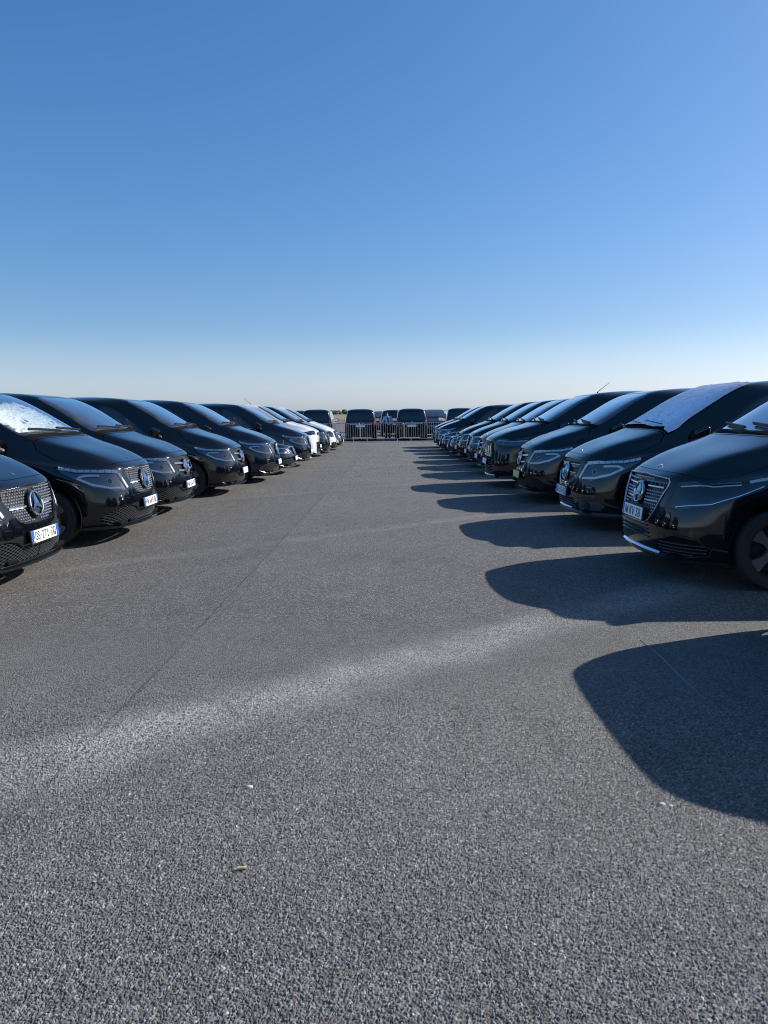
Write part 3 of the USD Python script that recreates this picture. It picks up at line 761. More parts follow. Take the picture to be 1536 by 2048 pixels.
    for sy in (0.42, -0.42):
        st = PI_("seat", cat([bx((2.10, sy, 0.80), (0.55, 0.52, 0.20), 0.07), bx((2.42, sy, 1.18), (0.16, 0.50, 0.68), 0.07, None)]), "seat_leather", smooth=40)
        PI_("headrest", bx((2.47, sy, 1.60), (0.10, 0.27, 0.17), 0.045), "seat_leather", st, smooth=40)
    PI_("rear_bench", cat([bx((3.6, 0, 0.75), (0.5, 1.4, 0.2), 0.06), bx((3.9, 0, 1.15), (0.16, 1.4, 0.7), 0.06)]), "seat_leather", smooth=40)
    tor = trimesh.creation.torus(0.185, 0.016, 28, 8); tor.apply_transform(rotm(62, [0, 1, 0])); tor.apply_translation([1.76, 0.42, 1.06])
    PI_("steering_wheel", tor, "interior", smooth=True)
    PI_("cabin_mirror", bx((1.82, 0, 1.66), (0.03, 0.24, 0.07), 0.014), "black_plastic", smooth=40)
    # wipers on the cowl
    for y0, y1 in ((-0.62, 0.02), (0.05, 0.66)):
        q = S.inv(np.array([(1.03, abs(y), 1.29) for y in np.linspace(y0, y1, 14)]), (0, 1, 2), (0, 4), (8.6, 9.6))
        q[:, 1] = np.linspace(9.22, 9.36, 14); yy = np.sign(np.linspace(y0, y1, 14))
        pw, nw = S.at(q[:, 0], q[:, 1]), S.normal(q[:, 0], q[:, 1]); pw[:, 1] *= yy; nw[:, 1] *= yy
        P("wiper", sweep(pw, nw, 0.022, 0.022, lift=0.012), "black_plastic")
    P("cowl", panel(S, clean(Polygon([(0, 9.03), (3.1, 9.03), (3.4, 9.12), (3.25, 9.22), (0, 9.17)])), off=0.002), "liner")
    for sg in (1, -1): make_mirror(path, sg, paint_name, fit)
    for cx in (.895, 4.095):
        for sg in (1, -1): make_wheel(path, cx, sg * .835, wheel_style)
    # wheel housings
    for cx in (.895, 4.095):
        for sg in (1, -1):
            c = trimesh.creation.revolve(np.array([(0.405, 0.0), (0.405, 0.30), (0.0, 0.30)]), sections=24); c.apply_transform(rotm(90 * sg, [1, 0, 0])); c.apply_translation([cx, sg * 0.93, 0.345])
            keep = c.triangles_center[:, 2] > 0.2; c.update_faces(keep)
            P("wheel_housing", c, "liner")
    if antenna:
        P("aerial", tube(S.at(0.0, 12.0) + np.array([(0, 0, -.02), (0.03, 0, .03), (0.27, 0, .22)]), [0.018, 0.007, 0.004], 6), "black_plastic", smooth=True)
    # --- headlights
    for sg in (1, -1):
        h = P("headlight", panel(S, lamp.buffer(-0.012), off=-0.022, skirt=0.0, both=False, side=sg), "lamp_dark" if late else "lamp_housing")
        mk = lambda pts, w, hh, lift: (lambda q: sweep(S.at(q[:, 0], q[:, 1]) * [1, sg, 1], S.normal(q[:, 0], q[:, 1]) * [1, sg, 1], w, hh, lift=lift))(S.inv(dense(pts, 0.03, False), (0, 1, 2), (0, 6.5), (0, 9)))
        if late:
            P("light_guide", mk([(.225, .575, .845), (.42, .765, .865), (.60, .855, .895)], 0.011, 0.007, -0.018), "drl_white", h)
            P("light_guide", mk([(.66, .872, .925), (.80, .90, .955)], 0.018, 0.008, -0.018), "drl_white", h)
            P("chrome_edge", mk([(.18, .60, .672), (.36, .825, .725), (.58, .902, .81), (.76, .915, .885)], 0.012, 0.007, -0.016), "chrome", h)
            lens_at = []
        elif blunt:
            P("light_guide", mk([(.26, .53, .865), (.45, .77, .89), (.75, .90, .925)], 0.018, 0.008, -0.02), "drl_white", h)
            lens_at = [(.3, .66, .84), (.45, .80, .86)]
        else:
            q = S.inv(dense([(.19, .555, .855), (.34, .70, .868), (.55, .84, .905), (.735, .90, .957)], 0.006, False), (0, 1, 2), (0, 6.5), (0, 9))
            lp, ln_ = S.at(q[:, 0], q[:, 1]) * [1, sg, 1], S.normal(q[:, 0], q[:, 1]) * [1, sg, 1]
            cut = np.array_split(np.arange(len(lp)), 9)
            P("light_guide", join([sweep(lp[c], ln_[c], 0.042, 0.008, lift=-0.009) for c in cut if len(c) > 3]), "drl_white", h)
            P("chrome_edge", mk([(.11, .49, .665), (.155, .53, .76), (.185, .555, .84)], 0.034, 0.010, -0.010), "reflector", h)
            P("chrome_edge", mk([(.14, .545, .665), (.24, .70, .675), (.38, .835, .735), (.53, .89, .815), (.47, .85, .845), (.34, .73, .82)], 0.030, 0.010, -0.009), "reflector", h)
            lens_at = [(.24, .675, .755)]
        for q3 in lens_at:
            q = S.inv(np.array([q3]), (0, 1, 2), (0, 6.5), (0, 9))[0]; p0, n0 = S.at(*q), S.normal(*q)
            sp = trimesh.creation.icosphere(2, 0.030); sp.apply_scale(1.0); sp.apply_translation((p0 - n0 * 0.035) * [1, sg, 1])
            P("projector", sp, "projector_glass", h, smooth=True)
            rg = trimesh.creation.torus(0.032, 0.0035, 24, 6); Tr = trimesh.geometry.align_vectors([0, 0, 1], n0 * [1, sg, 1]); Tr[:3, 3] = (p0 - n0 * 0.018) * [1, sg, 1]; rg.apply_transform(Tr)
            P("projector_ring", rg, "reflector", h, smooth=True)
        P("lens", panel(S, lamp.buffer(-0.012), off=0.003, skirt=0.02, both=False, side=sg), "lens", h)
    # --- grille
    gb = P("grille", panel(S, grille, off=-0.03, skirt=0.0), "black_plastic")
    P("grille_wall", rim_of(S, grille, 0.012, 0.008, lift=-0.018, cut=True), "gloss_black", gb)
    top_z, bot_z, half = (0.905, 0.52, 0.49) if late else (0.89, 0.585, 0.47)
    inside = Polygon(gr).buffer(-0.02) if not blunt else Polygon(gr)
    inside = shapely.union_all([inside, affinity.scale(inside, -1, 1, origin=(0, 0)), box(-.02, bot_z, .02, top_z)])
    sz, sr = (0.735, 0.118) if not late else (0.755, 0.105)
    if kind in ("diamond", "late"):
        studs = []
        rows = np.arange(bot_z + 0.012, top_z, 0.0255) if not late else np.arange(.555, top_z, 0.029)
        for k, z in enumerate(rows):
            if kind == "diamond" and abs(z - .727) < 0.022: continue
            if late and min(abs(z - .83), abs(z - .70)) < 0.018: continue
            for y in np.arange(-.5, .5, 0.036) + (0.018 if k % 2 else 0):
                if not inside.contains(Point(y, z)) or math.hypot(y, z - sz) < sr + 0.035: continue
                if late and z < .665 and abs(y) < .29: continue
                studs.append((y, z))
        PP, NN = on_front(S, studs)
        V, F = [], []
        for p, n in zip(PP, NN):
            u_ = np.array([0, 0, 1.0]) - n * n[2]; u_ /= np.linalg.norm(u_); r_ = np.cross(n, u_)
            b = len(V); p = p - n * 0.012
            a, c = (0.0125, 0.0085)
            V += [p + r_ * a, p + u_ * c, p - r_ * a, p - u_ * c, p + n * 0.009]
            F += [(b, b + 1, b + 4), (b + 1, b + 2, b + 4), (b + 2, b + 3, b + 4), (b + 3, b, b + 4)]
        tm = trimesh.Trimesh(np.array(V), np.array(F), process=False)
        P("grille_studs", tm, "stud_chrome", gb, kind="stuff")
        bars = [.727] if kind == "diamond" else [.83, .70]
        for z in bars:
            for sg in (1, -1):
                w = half * (0.86 if z < .75 else 0.95) - (0.03 if late else 0.0)
                P("grille_bar", strip(S, [(sg * (sr + .03), z), (sg * w, z + .004)], 0.024 if kind == "diamond" else 0.02, 0.014, lift=-0.02), "satin_chrome", gb)
        if late: P("grille_frame", rim_of(S, grille, 0.014, 0.012, cut=True), "satin_chrome", gb)
    elif kind == "slats":
        for z, w in ((.80, .44), (.685, .36)):
            for sg in (1, -1):
                P("grille_bar", strip(S, [(sg * 0.06, z - .015), (sg * w, z + .004)], 0.036, 0.018, lift=-0.016), "satin_chrome", gb)
        for z in np.arange(.60, .89, .026): P("grille_slat", strip(S, [(-.46 * (1 if z > .72 else .75), z), (.46 * (1 if z > .72 else .75), z)], 0.008, 0.006, lift=-0.03), "gloss_black", gb)
    elif kind == "ev":
        for k, z in enumerate(np.linspace(.615, .875, 6)):
            w = np.interp(z, [.57, .61, .72, .83, .9], [.24, .33, .42, .475, .46]) - 0.02
            P("grille_slat", strip(S, [(-w, z), (w, z)], 0.014, 0.012, lift=-0.02), "dark_chrome", gb)
        P("grille_frame", rim_of(S, grille, 0.016, 0.010, cut=True), "chrome", gb)
        for sg in (1, -1): P("chrome_strip", strip(S, [(sg * .44, .69), (sg * .50, .80), (sg * .515, .875)], 0.03, 0.010), "chrome", gb)
    elif work:
        for z, w in ((.81, .455), (.70, .385)):
            P("grille_bar", strip(S, [(-w, z), (w, z)], 0.05, 0.014, lift=-0.022), "gloss_black", gb)
            P("grille_trim", strip(S, [(-w, z + .028), (w, z + .028)], 0.010, 0.010, lift=-0.012), "satin_chrome", gb)
        for k in range(2): P("grille_trim", strip(S, [(-.40, .70 - .03 * k), (-.31, .618 - .03 * k * .8), (-.22, .59 - .02 * k), (0, .585 - .02 * k), (.22, .59 - .02 * k), (.31, .618 - .03 * k * .8), (.40, .70 - .03 * k)], 0.011, 0.012, lift=-0.008), "chrome", gb)
    elif blunt:
        for z in (.835, .875): P("grille_bar", strip(S, [(-.38, z), (.38, z)], 0.014, 0.012, lift=-0.02), "dark_chrome", gb)
        for z in (.62, .66, .70): P("grille_bar", strip(S, [(-.30, z), (.30, z)], 0.014, 0.012, lift=0.002), "satin_chrome", gb)
    if not blunt:
        T = frame_at(S, 0.0, sz); T[:3, 3] += T[:3, 2] * 0.004
        disc = trimesh.creation.cylinder(sr + .010, 0.04, sections=40); disc.apply_translation([0, 0, -0.026]); disc.apply_transform(T)
        em = P("emblem", disc, "gloss_black", smooth=30)
        st = star(sr * .93, 0.0095)
        for m in st: m.apply_translation([0, 0, 0.006]); m.apply_transform(T)
        P("emblem_star", cat(st), "chrome", em, smooth=25)
        q = np.array([0.0, 7.28]); p0, n0 = S.at(*q), S.normal(*q)
        bd = trimesh.creation.cylinder(0.022, 0.007, sections=20)
        Tb = trimesh.geometry.align_vectors([0, 0, 1], n0); Tb[:3, 3] = p0 + n0 * 0.003; bd.apply_transform(Tb)
        P("hood_badge", bd, "satin_chrome", smooth=30)
    else:
        for k in (-1, 1):
            P("emblem", strip(S, [(-.09, .855 + k * .016 - .012), (0, .855 + k * .016 + .016), (.09, .855 + k * .016 - .012)], 0.014, 0.012, lift=0.004, step=.02), "chrome")
    # --- lower air intake with its lattice
    it = P("air_intake", panel(S, intake, off=-0.035, skirt=0.0), "black_plastic")
    P("intake_edge", rim_of(S, intake, 0.016, 0.010, lift=-0.012, cut=not late), "satin_chrome" if kind == "ev" else "gloss_black", it)
    ipol = Polygon(ik).buffer(-0.01)
    lat = []
    if kind in ("diamond", "slats", "ev"):
        for s_ in (1, -1):
            for c in np.arange(-.6, 1.6, 0.032 if kind != "late" else 0.05):
                ln = LineString([(0.0 - .2, c - s_ * -.2 * .75), (1.0, c + s_ * 1.0 * .75)]).intersection(ipol)
                for gme in getattr(ln, "geoms", [ln]):
                    if gme.is_empty or gme.length < 0.02: continue
                    m = strip(S, np.array(gme.coords), 0.007, 0.008, lift=-0.026, step=0.06)
                    lat += [m, mirror(m)]
        if lat: P("intake_lattice", join(lat), "grey_plastic", it)
    else:
        for z in np.arange(.265, .58 if blunt else .39, .032):
            ln = LineString([(0, z), (1, z)]).intersection(ipol)
            if not ln.is_empty:
                a = ln.bounds[2]; P("intake_slat", strip(S, [(-a, z), (a, z)], 0.013, 0.012, lift=-0.022), "grey_plastic", it)
    if work:
        for sg in (1, -1):
            fp = front_poly(S, [(.52, .25), (.80, .27), (.84, .33), (.80, .39), (.55, .37)])
            f0 = P("fog_recess", panel(S, fp, off=0.002, skirt=.02, both=False, side=sg), "grey_plastic")
            T = frame_at(S, .68, .325)
            c = trimesh.creation.cylinder(0.045, 0.02, sections=24); c.apply_translation([0, 0, .008]); c.apply_transform(T); c.vertices = c.vertices * [1, sg, 1]
            if sg < 0: c.invert()
            P("fog_lamp", c, "lamp_dark", f0, smooth=30)
        for sg in (1, -1): P("bumper_strip", strip(S, [(sg * .30, .415), (sg * .55, .44), (sg * .78, .455)], 0.035, 0.008), "grey_plastic")
    if late:
        for z in (.375, .41, .445, .475): P("intake_slat", strip(S, [(-.36 - (z - .375) * -.4, z), (.36 - (z - .375) * .4, z)], 0.014, 0.014, lift=-0.004), "gloss_black")
        for sg in (1, -1): P("side_blade", strip(S, [(sg * .845, .27), (sg * .862, .34), (sg * .80, .43), (sg * .66, .455)], 0.012, 0.012), "gloss_black")
    # --- splitter under the bumper
    ln = np.array([(u, .35) for u in np.linspace(0, 4.45, 40)]); ln = np.vstack([ln[::-1] * [-1, 1], ln[1:]])
    pp, nn = S.at(np.abs(ln[:, 0]), ln[:, 1]), S.normal(np.abs(ln[:, 0]), ln[:, 1]); sgn = np.where(ln[:, 0] < 0, -1.0, 1.0)[:, None]
    pp = pp * np.hstack([np.ones_like(sgn), sgn, np.ones_like(sgn)]); nn = nn * np.hstack([np.ones_like(sgn), sgn, np.ones_like(sgn)])
    nn[:, 2] *= 0.2; nn /= np.linalg.norm(nn, axis=1, keepdims=True); pp[:, 2] -= 0.005
    if kind in ("diamond", "slats", "ev"):
        P("splitter", sweep(pp, nn, 0.032, 0.045), "gloss_black")
        if kind == "ev": P("chrome_lip", sweep(pp[10:-10] + [0, 0, 0.022], nn[10:-10], 0.02, 0.05), "chrome")
    elif late:
        P("splitter", sweep(pp, nn, 0.03, 0.025), "gloss_black")
        k = slice(22, -22); P("chrome_lip", sweep(pp[k] + [0, 0, 0.02], (nn[k] + [0, 0, .75]) / 1.25, 0.04, 0.036), "chrome")
    else:
        P("splitter", sweep(pp, nn, 0.045, 0.015), "grey_plastic")
        if work:
            k = slice(28, -28); P("chrome_lip", sweep(pp[k] + [0, 0, 0.03], (nn[k] + [0, 0, .75]) / 1.25, 0.03, 0.03), "chrome")
        if blunt:
            k = slice(18, -18); P("chrome_lip", sweep(pp[k] + [0, 0, 0.012], (nn[k] + [0, 0, .75]) / 1.25, 0.03, 0.03), "chrome")

VAN = Surf(van_net())
# outward normals: test at the side of the body
_n = VAN.normal(8.0, 5.0)
if _n[1] < 0: SIGN = -1.0

# ------------------------------------------------------------------ other body shapes: the van skin bent to other proportions
def bent(zmap, rowshift, plan=1.0, nose=None):
    n = van_net()
    z0, z1 = zip(*zmap)
    for r in range(n.shape[1]):
        n[:, r, 0] += rowshift[r] * np.clip(1 - np.arange(n.shape[0]) / 11.0, 0, 1)
    n[..., 2] = np.interp(n[..., 2], z0, z1)
    n[..., 1] *= plan
    if nose is not None: n = nose(n)
    return n
BLUNT = Surf(bent([(0, 0), (.4, .42), (.75, .80), (.945, 1.0), (1.275, 1.31), (1.6, 1.62), (1.918, 1.96)], [-.02, -.01, 0, 0, 0, -.02, -.05, -.07, -.10, 0, 0, 0, 0, 0, 0]))
WIDE = Surf(bent([(0, 0), (.4, .42), (.75, .80), (.945, 1.03), (1.275, 1.33), (1.6, 1.64), (1.918, 1.99)], [-.02, -.01, 0, 0, 0, -.02, -.05, -.07, -.12, 0, 0, 0, 0, 0, 0], plan=1.11, nose=lambda n: np.concatenate([np.concatenate([n[:6, :, :1] - np.array([0, .006, .028, .08, .15, .06])[:, None, None], n[:6, :, 1:]], -1), n[6:]], 0)))
SALOON_Z = [(0, 0), (.4, .36), (.6, .50), (.75, .60), (.88, .68), (.945, .735), (1.13, .88), (1.275, .97), (1.6, 1.22), (1.81, 1.37), (1.918, 1.46)]
SALOON = Surf(bent(SALOON_Z,
                   [0, 0, 0, 0, 0, .0, .02, .03, .28, .55, .62, .66, .6, .5, .5], plan=0.98))
BLUNT.ref = WIDE.ref = SALOON.ref = VAN
SALOON.zmap = SALOON_Z

# ------------------------------------------------------------------ the vehicles
KINDS = {}
SKINS = {"van": VAN, "blunt": BLUNT, "wide": WIDE, "saloon": SALOON}
def kind_of(key):
    """the class prim that copies of one kind of vehicle refer to"""
    if key not in KINDS:
        kind, paint_name, wheel, skin, aerial, blank = key
        name = "/World/kind_of_" + {"diamond": "studded_grille", "slats": "twin_bar", "ev": "slatted_grille", "work": "plain_bumper", "late": "framed_grille", "blunt": "blunt_nosed"}[kind] + {"saloon": "_saloon", "wide": "_wide_van"}.get(skin, "_van") + "_" + paint_name + ("_aerial" if aerial else "") + {"fr": "_french_plate", "de": "_german_plate", "uk": "_yellow_plate", None: ""}[blank[0] if blank else None]
        stage.CreateClassPrim(name)
        build_van(name, kind, paint_name, wheel, SKINS[skin], antenna=aerial)
        if kind == "ev" and skin == "saloon":
            p0 = SALOON.at(0.0, 7.25)
            put(name, "hood_star", to_local(cat([tube([p0, p0 + [0, 0, .05]], .006, 6), trimesh.creation.torus(.028, .004, 20, 6, transform=trimesh.transformations.translation_matrix(p0 + [0, 0, .075]) @ rotm(90, [0, 1, 0]))])), "chrome", smooth=True)
        if blank:
            p0 = nose_x(skin, blank[1]); plate(name, None, p0[0] - 0.026, p0[2], blank[0])
        KINDS[key] = name
    return KINDS[key]

def nose_x(skin, z): return SKINS[skin].at(0.0, float(VAN.inv([(0.0, z)], (1, 2), (0, .5), (0, 8))[0, 1]))
PLACED = {}
def vehicle(name, cat_, label, nose, depth, face, key, text=None, pstyle="fr", group=None, pz=.455, no_plate=False):
    rot = {"right": 0.0, "left": 180.0, "away": 90.0, "towards": -90.0}[face]
    off = {"right": (-LEN / 2, 0), "left": (LEN / 2, 0), "away": (0, LEN / 2), "towards": (0, LEN / 2)}[face]
    path = thing(name, label, cat_, (nose + off[0], depth + off[1], 0), rot, group)
    prim = stage.GetPrimAtPath(path)
    prim.GetReferences().AddInternalReference(kind_of((*key, None if no_plate or text else (pstyle, pz))))
    if not text: prim.SetInstanceable(True)
    else:
        p0 = nose_x(key[3], pz)
        plate(path, text, p0[0] - 0.026, p0[2], pstyle)
    PLACED[path] = (np.array([nose + off[0], depth + off[1], 0]), rot, key)
    return path

DIA, SLA, EV = ("diamond", "black_paint", 0, "van", False), ("slats", "black_paint", 2, "van", False), ("ev", "blue_black_paint", 1, "van", False)
LEFT, RIGHT = "black and white vans parked side by side along the left of the lane", "dark vans parked side by side along the right of the lane"
l0 = vehicle("parked_van", "van", "nearest black van on the left, cut by the frame, plate GS-271-GQ under a studded grille", -3.16, 6.62, "right", DIA, "GS-271-GQ", "fr", LEFT)
l1 = vehicle("parked_van", "van", "black van with crumpled silver foil sunshade inside its windscreen, plate FN 649 RL", -3.02, 9.26, "right", DIA, "FN 649 RL", "fr", LEFT)
l2 = vehicle("parked_van", "van", "black van with twin chrome grille bars and yellow card on windscreen, plate HA 574 FF", -3.13, 11.64, "right", SLA, "HA 574 FF", "fr", LEFT)
l3 = vehicle("parked_van", "van", "black van with papers strewn all along its dashboard, fourth from the camera on the left", -2.79, 14.5, "right", SLA, None, "fr", LEFT)
l4 = vehicle("parked_van", "van", "black van with chrome-framed slatted grille and chrome intake trim beside the low saloon", -2.48, 17.2, "right", EV, None, "fr", LEFT)
l5 = vehicle("parked_saloon", "car", "low dark saloon with upright star on its bonnet between two tall vans on the left", -2.36, 19.5, "right", ("ev", "blue_black_paint", 1, "saloon", False), None, "fr", LEFT)
l6 = vehicle("parked_van", "van", "dark van with slatted grille just before the white van on the left", -2.22, 22.3, "right", EV, None, "fr", LEFT)
l7 = vehicle("white_van", "van", "white blunt-nosed van with dark grille and roof aerial in the left row", -2.2, 25.3, "right", ("blunt", "white_paint", 2, "blunt", True), None, "fr", LEFT)
l8 = vehicle("parked_van", "van", "dark van squeezed between the two white vans on the left", -2.04, 27.8, "right", SLA, None, "fr", LEFT)
l9 = vehicle("white_van", "van", "white van with chrome grille bars, farther of the two white ones", -1.92, 30.3, "right", ("slats", "white_paint", 2, "van", False), None, "fr", LEFT)
l10 = vehicle("parked_saloon", "car", "dark car with chrome grille at the far end of the left row by the barrier", -1.83, 32.9, "right", ("ev", "graphite_paint", 1, "saloon", False), None, "fr", LEFT)
# right row
r_1 = vehicle("parked_van", "van", "nearest right-hand van at the very edge of the frame, casting the big foreground shadow", 2.72, 4.04, "left", ("blunt", "black_paint", 0, "wide", False), None, "de", RIGHT, pz=.5)
r0 = vehicle("parked_van", "van", "black van with chrome-framed grille and plate M KV 38, large at the right edge", 2.4, 6.9, "left", ("late", "black_paint", 0, "van", False), "M KV 38", "de", RIGHT, pz=.575)
r1 = vehicle("parked_van", "van", "black van with pale silver sunshade laid outside over its windscreen", 2.46, 9.9, "left", ("work", "black_paint", 1, "van", False), "EG-575-EC", "fr", RIGHT, pz=.47)
r2 = vehicle("parked_van", "van", "black van with twin-bar grille and yellowish number plate behind the sunshade van", 2.38, 12.85, "left", SLA, None, "uk", RIGHT)
r3 = vehicle("parked_van", "van", "black blunt-nosed van with high slim headlights and roof aerial in the right row", 2.18, 15.5, "left", ("blunt", "black_paint", 2, "blunt", True), None, "de", RIGHT, pz=.5)
r4 = vehicle("parked_van", "van", "black twin-bar van directly behind the blunt-nosed van with roof aerial", 2.4, 18.6, "left", SLA, None, "fr", RIGHT)
r5 = vehicle("parked_van", "van", "dark van with chrome-framed slatted grille, sixth along the right row", 2.42, 21.2, "left", EV, None, "fr", RIGHT)
r6 = vehicle("parked_van", "van", "dark twin-bar van on the right just before the low saloon", 2.4, 23.8, "left", SLA, None, "fr", RIGHT)
r7 = vehicle("parked_saloon", "car", "low dark saloon between tall vans far along the right row", 2.34, 26.2, "left", ("ev", "graphite_paint", 1, "saloon", False), None, "fr", RIGHT)
r8 = vehicle("parked_saloon", "car", "second low saloon of the right row, chrome framed grille, deeper in shade", 2.25, 28.7, "left", ("ev", "blue_black_paint", 1, "saloon", False), None, "fr", RIGHT)
r9 = vehicle("parked_van", "van", "last but one dark van of the right row near the barrier", 2.28, 31.4, "left", SLA, None, "fr", RIGHT)
r10 = vehicle("parked_van", "van", "last dark van of the right row, next to the barrier", 2.34, 34.4, "left", EV, None, "fr", RIGHT)
# vans seen from behind, beyond the barrier
BACK = "black vans seen from behind beyond the barrier"
b0 = vehicle("rear_facing_van", "van", "leftmost black van seen from behind, its sunlit flank and door mirror showing", -4.05, 44.0, "away", SLA, no_plate=True, group=BACK)
b1 = vehicle("rear_facing_van", "van", "black van seen from behind, left of the man in the blue shirt", -1.36, 43.9, "away", SLA, no_plate=True, group=BACK)
b2 = vehicle("rear_facing_van", "van", "black van seen from behind, right of the man in the blue shirt", 1.72, 43.6, "away", SLA, no_plate=True, group=BACK)
b3 = vehicle("rear_facing_van", "van", "rightmost black van seen from behind, half hidden by the right row", 4.72, 43.7, "away", SLA, no_plate=True, group=BACK)
vehicle("distant_van", "van", "dark van farther off, glimpsed behind the shoulder of the man", .75, 53.0, "away", SLA, no_plate=True)
vehicle("distant_van", "van", "dark van facing the camera between the two right-hand rear-facing vans", 3.65, 50.5, "towards", SLA, no_plate=True)
vehicle("distant_van", "van", "dark van seen end on, far off just left of the man", -.35, 64.0, "towards", SLA, no_plate=True)
vehicle("distant_van", "van", "dark van far off behind the left end of the barrier", -6.2, 53.0, "away", SLA, no_plate=True)

# ------------------------------------------------------------------ sunshades and papers in the windscreens
def in_van(path, m):
    o, rot, key = PLACED[path]
    V, F, N = to_local(m)
    R = rotm(rot, [0, 0, 1])[:3, :3]
    return V @ R.T, F, (None if N is None else N @ R.T), o
def skin_of(path): return SKINS[PLACED[path][2][3]]
def sheet(S, u0, u1, v0, v1, off, crumple, nu=60, nv=34, edge=0.0, seed=3):
    """a soft sheet following the windscreen, u from -3.4 (left) to 3.4, raised by off and crumpled"""
    U, W = np.meshgrid(np.linspace(u0, u1, nu), np.linspace(v0, v1, nv), indexing="ij")
    if edge:
        W = W + edge * (meshkit.noise(np.stack([U * 2.1, W * 0, U * 0], -1), seed) - .5) * ((W - v0) / (v1 - v0) * 2 - 1)
        U = U + edge * 1.2 * (meshkit.noise(np.stack([W * 2.7, W * 0 + 9, U * 0], -1), seed) - .5) * (U / max(abs(u0), abs(u1)))
    P, N = S.at(np.abs(U), W), S.normal(np.abs(U), W)
    s = np.where(U < 0, -1.0, 1.0); P[..., 1] *= s; N[..., 1] *= s
    q = np.stack([P[..., 0], P[..., 1], P[..., 2]], -1)
    h = (meshkit.fbm(q * 9, 3, seed) - .5) + 0.45 * (np.abs(meshkit.noise(q * 26, seed + 5) - .5) * 2 - .5)
    P = P + N * (off + crumple * h)[..., None]
    n, m = U.shape
    i, j = np.meshgrid(np.arange(n - 1), np.arange(m - 1), indexing="ij"); a = (i * m + j).ravel(); b = a + m
    F = np.vstack([np.stack([a, b, b + 1], 1), np.stack([a, b + 1, a + 1], 1)])
    V = P.reshape(-1, 3); k = len(V)
    V2 = V - N.reshape(-1, 3) * 0.003
    t = trimesh.Trimesh(np.vstack([V, V2]), np.vstack([F, F[:, ::-1] + k]), process=False)
    nr = N.reshape(-1, 3)[F[0, 0]]
    if np.dot(t.face_normals[0], nr) < 0: t.invert()
    # close the rim
    ring = np.r_[np.arange(m), np.arange(1, n) * m + m - 1, (n - 1) * m + np.arange(m - 2, -1, -1), np.arange(n - 2, 0, -1) * m]
    r2 = np.roll(ring, -1)
    t = trimesh.Trimesh(t.vertices, np.vstack([t.faces, np.stack([ring, r2, r2 + k], 1), np.stack([ring, r2 + k, ring + k], 1)]), process=False)
    return meshkit.arrays(t, 40)

def lay(name, label, cat_, path, m, mat):
    V, F, N, o = in_van(path, m)
    p = thing(name, label, cat_, tuple(o))
    return put(p, "sheet", (V, F, N), mat), p, o

_, p, o = lay("foil_sunshade", "crumpled silver foil sunshade behind the windscreen of the second left van", "sunshade", l1, sheet(VAN, -3.1, 3.1, 9.36, 10.75, -0.05, 0.055, 110, 70, edge=0.14), "sunshade_foil")
for k, (u, v) in enumerate(((-2.3, 9.75), (-.9, 9.72), (.8, 9.8), (-2.4, 10.35), (-.6, 10.38))):
    V, F, N, _o = in_van(l1, sheet(VAN, u - .07, u + .07, v - .05, v + .05, -0.022, 0.0, 4, 4)); put(p, "suction_cup", (V, F, N), "black_plastic")
lay("cloth_sunshade", "pale silver sunshade spread outside over the windscreen of the second right van", "sunshade", r1, sheet(VAN, -3.35, 3.95, 9.12, 11.45, 0.03, 0.011, 90, 56, edge=0.2, seed=11), "sunshade_cloth")
def card(path, u, v, du, dv, off, label, mat="paper_white"):
    lay("windscreen_card", label, "paper", path, sheet(skin_of(path), u - du, u + du, v - dv, v + dv, off, 0.006, 5, 5), mat)
card(l1, -3.0, 9.62, .14, .09, -0.03, "yellow card at the lower corner of the foil-shaded windscreen", "paper_yellow")
card(l2, -2.35, 10.72, .2, .035, -0.012, "small white sticker high on the windscreen of the third left van")
card(l2, -2.55, 9.98, .3, .11, -0.03, "white card with yellow print on the windscreen of the third left van", "paper_yellow")
card(l2, -2.5, 10.09, .22, .05, -0.035, "white card behind the yellow one on the third left windscreen")
card(l2, -2.75, 9.58, .14, .06, -0.03, "small white note low on the windscreen of the third left van")
card(l3, -2.9, 10.55, .22, .1, -0.03, "cream card high on the windscreen of the fourth left van")
card(l3, -2.2, 10.25, .35, .22, -0.05, "folded pale paper in the middle of the fourth left windscreen")
card(l3, -2.85, 9.9, .38, .42, -0.07, "long sheet of paper along the edge of the fourth left windscreen")
card(l4, -2.75, 9.62, .3, .14, -0.05, "white paper low on the windscreen of the fifth left van")

# ------------------------------------------------------------------ crowd barriers
def make_barrier(path):
    w, h, r = 2.46, 1.08, 0.0175
    fr = []
    z0, z1, c = 0.19, h, 0.09
    pts = []
    for cx, cz, a0 in ((w / 2 - c, z1 - c, 0), (-w / 2 + c, z1 - c, 90), (-w / 2 + c, z0 + c, 180), (w / 2 - c, z0 + c, 270)):
        for a in np.linspace(a0, a0 + 90, 5): pts.append((cx + c * math.cos(a * D2R), 0, cz + c * math.sin(a * D2R)))
    pts.append(pts[0]); put(path, "frame", tube(pts, r, 8), "steel", smooth=50)
    for k in range(18):
        x = -w / 2 + w * (k + 1) / 19
        put(path, "bar", tube([(x, 0, z0), (x, 0, z1)], 0.0085, 6), "steel", smooth=50)
    for sx in (-1, 1):
        x = sx * (w / 2 - 0.37)
        f = tube([(x, -.30, 0.0), (x, -.27, .12), (x, -.10, .20), (x, .10, .20), (x, .27, .12), (x, .30, 0.0)], 0.014, 8)
        put(path, "foot", f, "steel", smooth=50)
    for z in (.35, .9): put(path, "hook", tube([(w / 2 + .01, 0, z), (w / 2 + .035, 0, z), (w / 2 + .035, 0, z - .05)], 0.007, 6), "steel")
bcls = "/World/kind_of_barrier"; stage.CreateClassPrim(bcls); make_barrier(bcls)
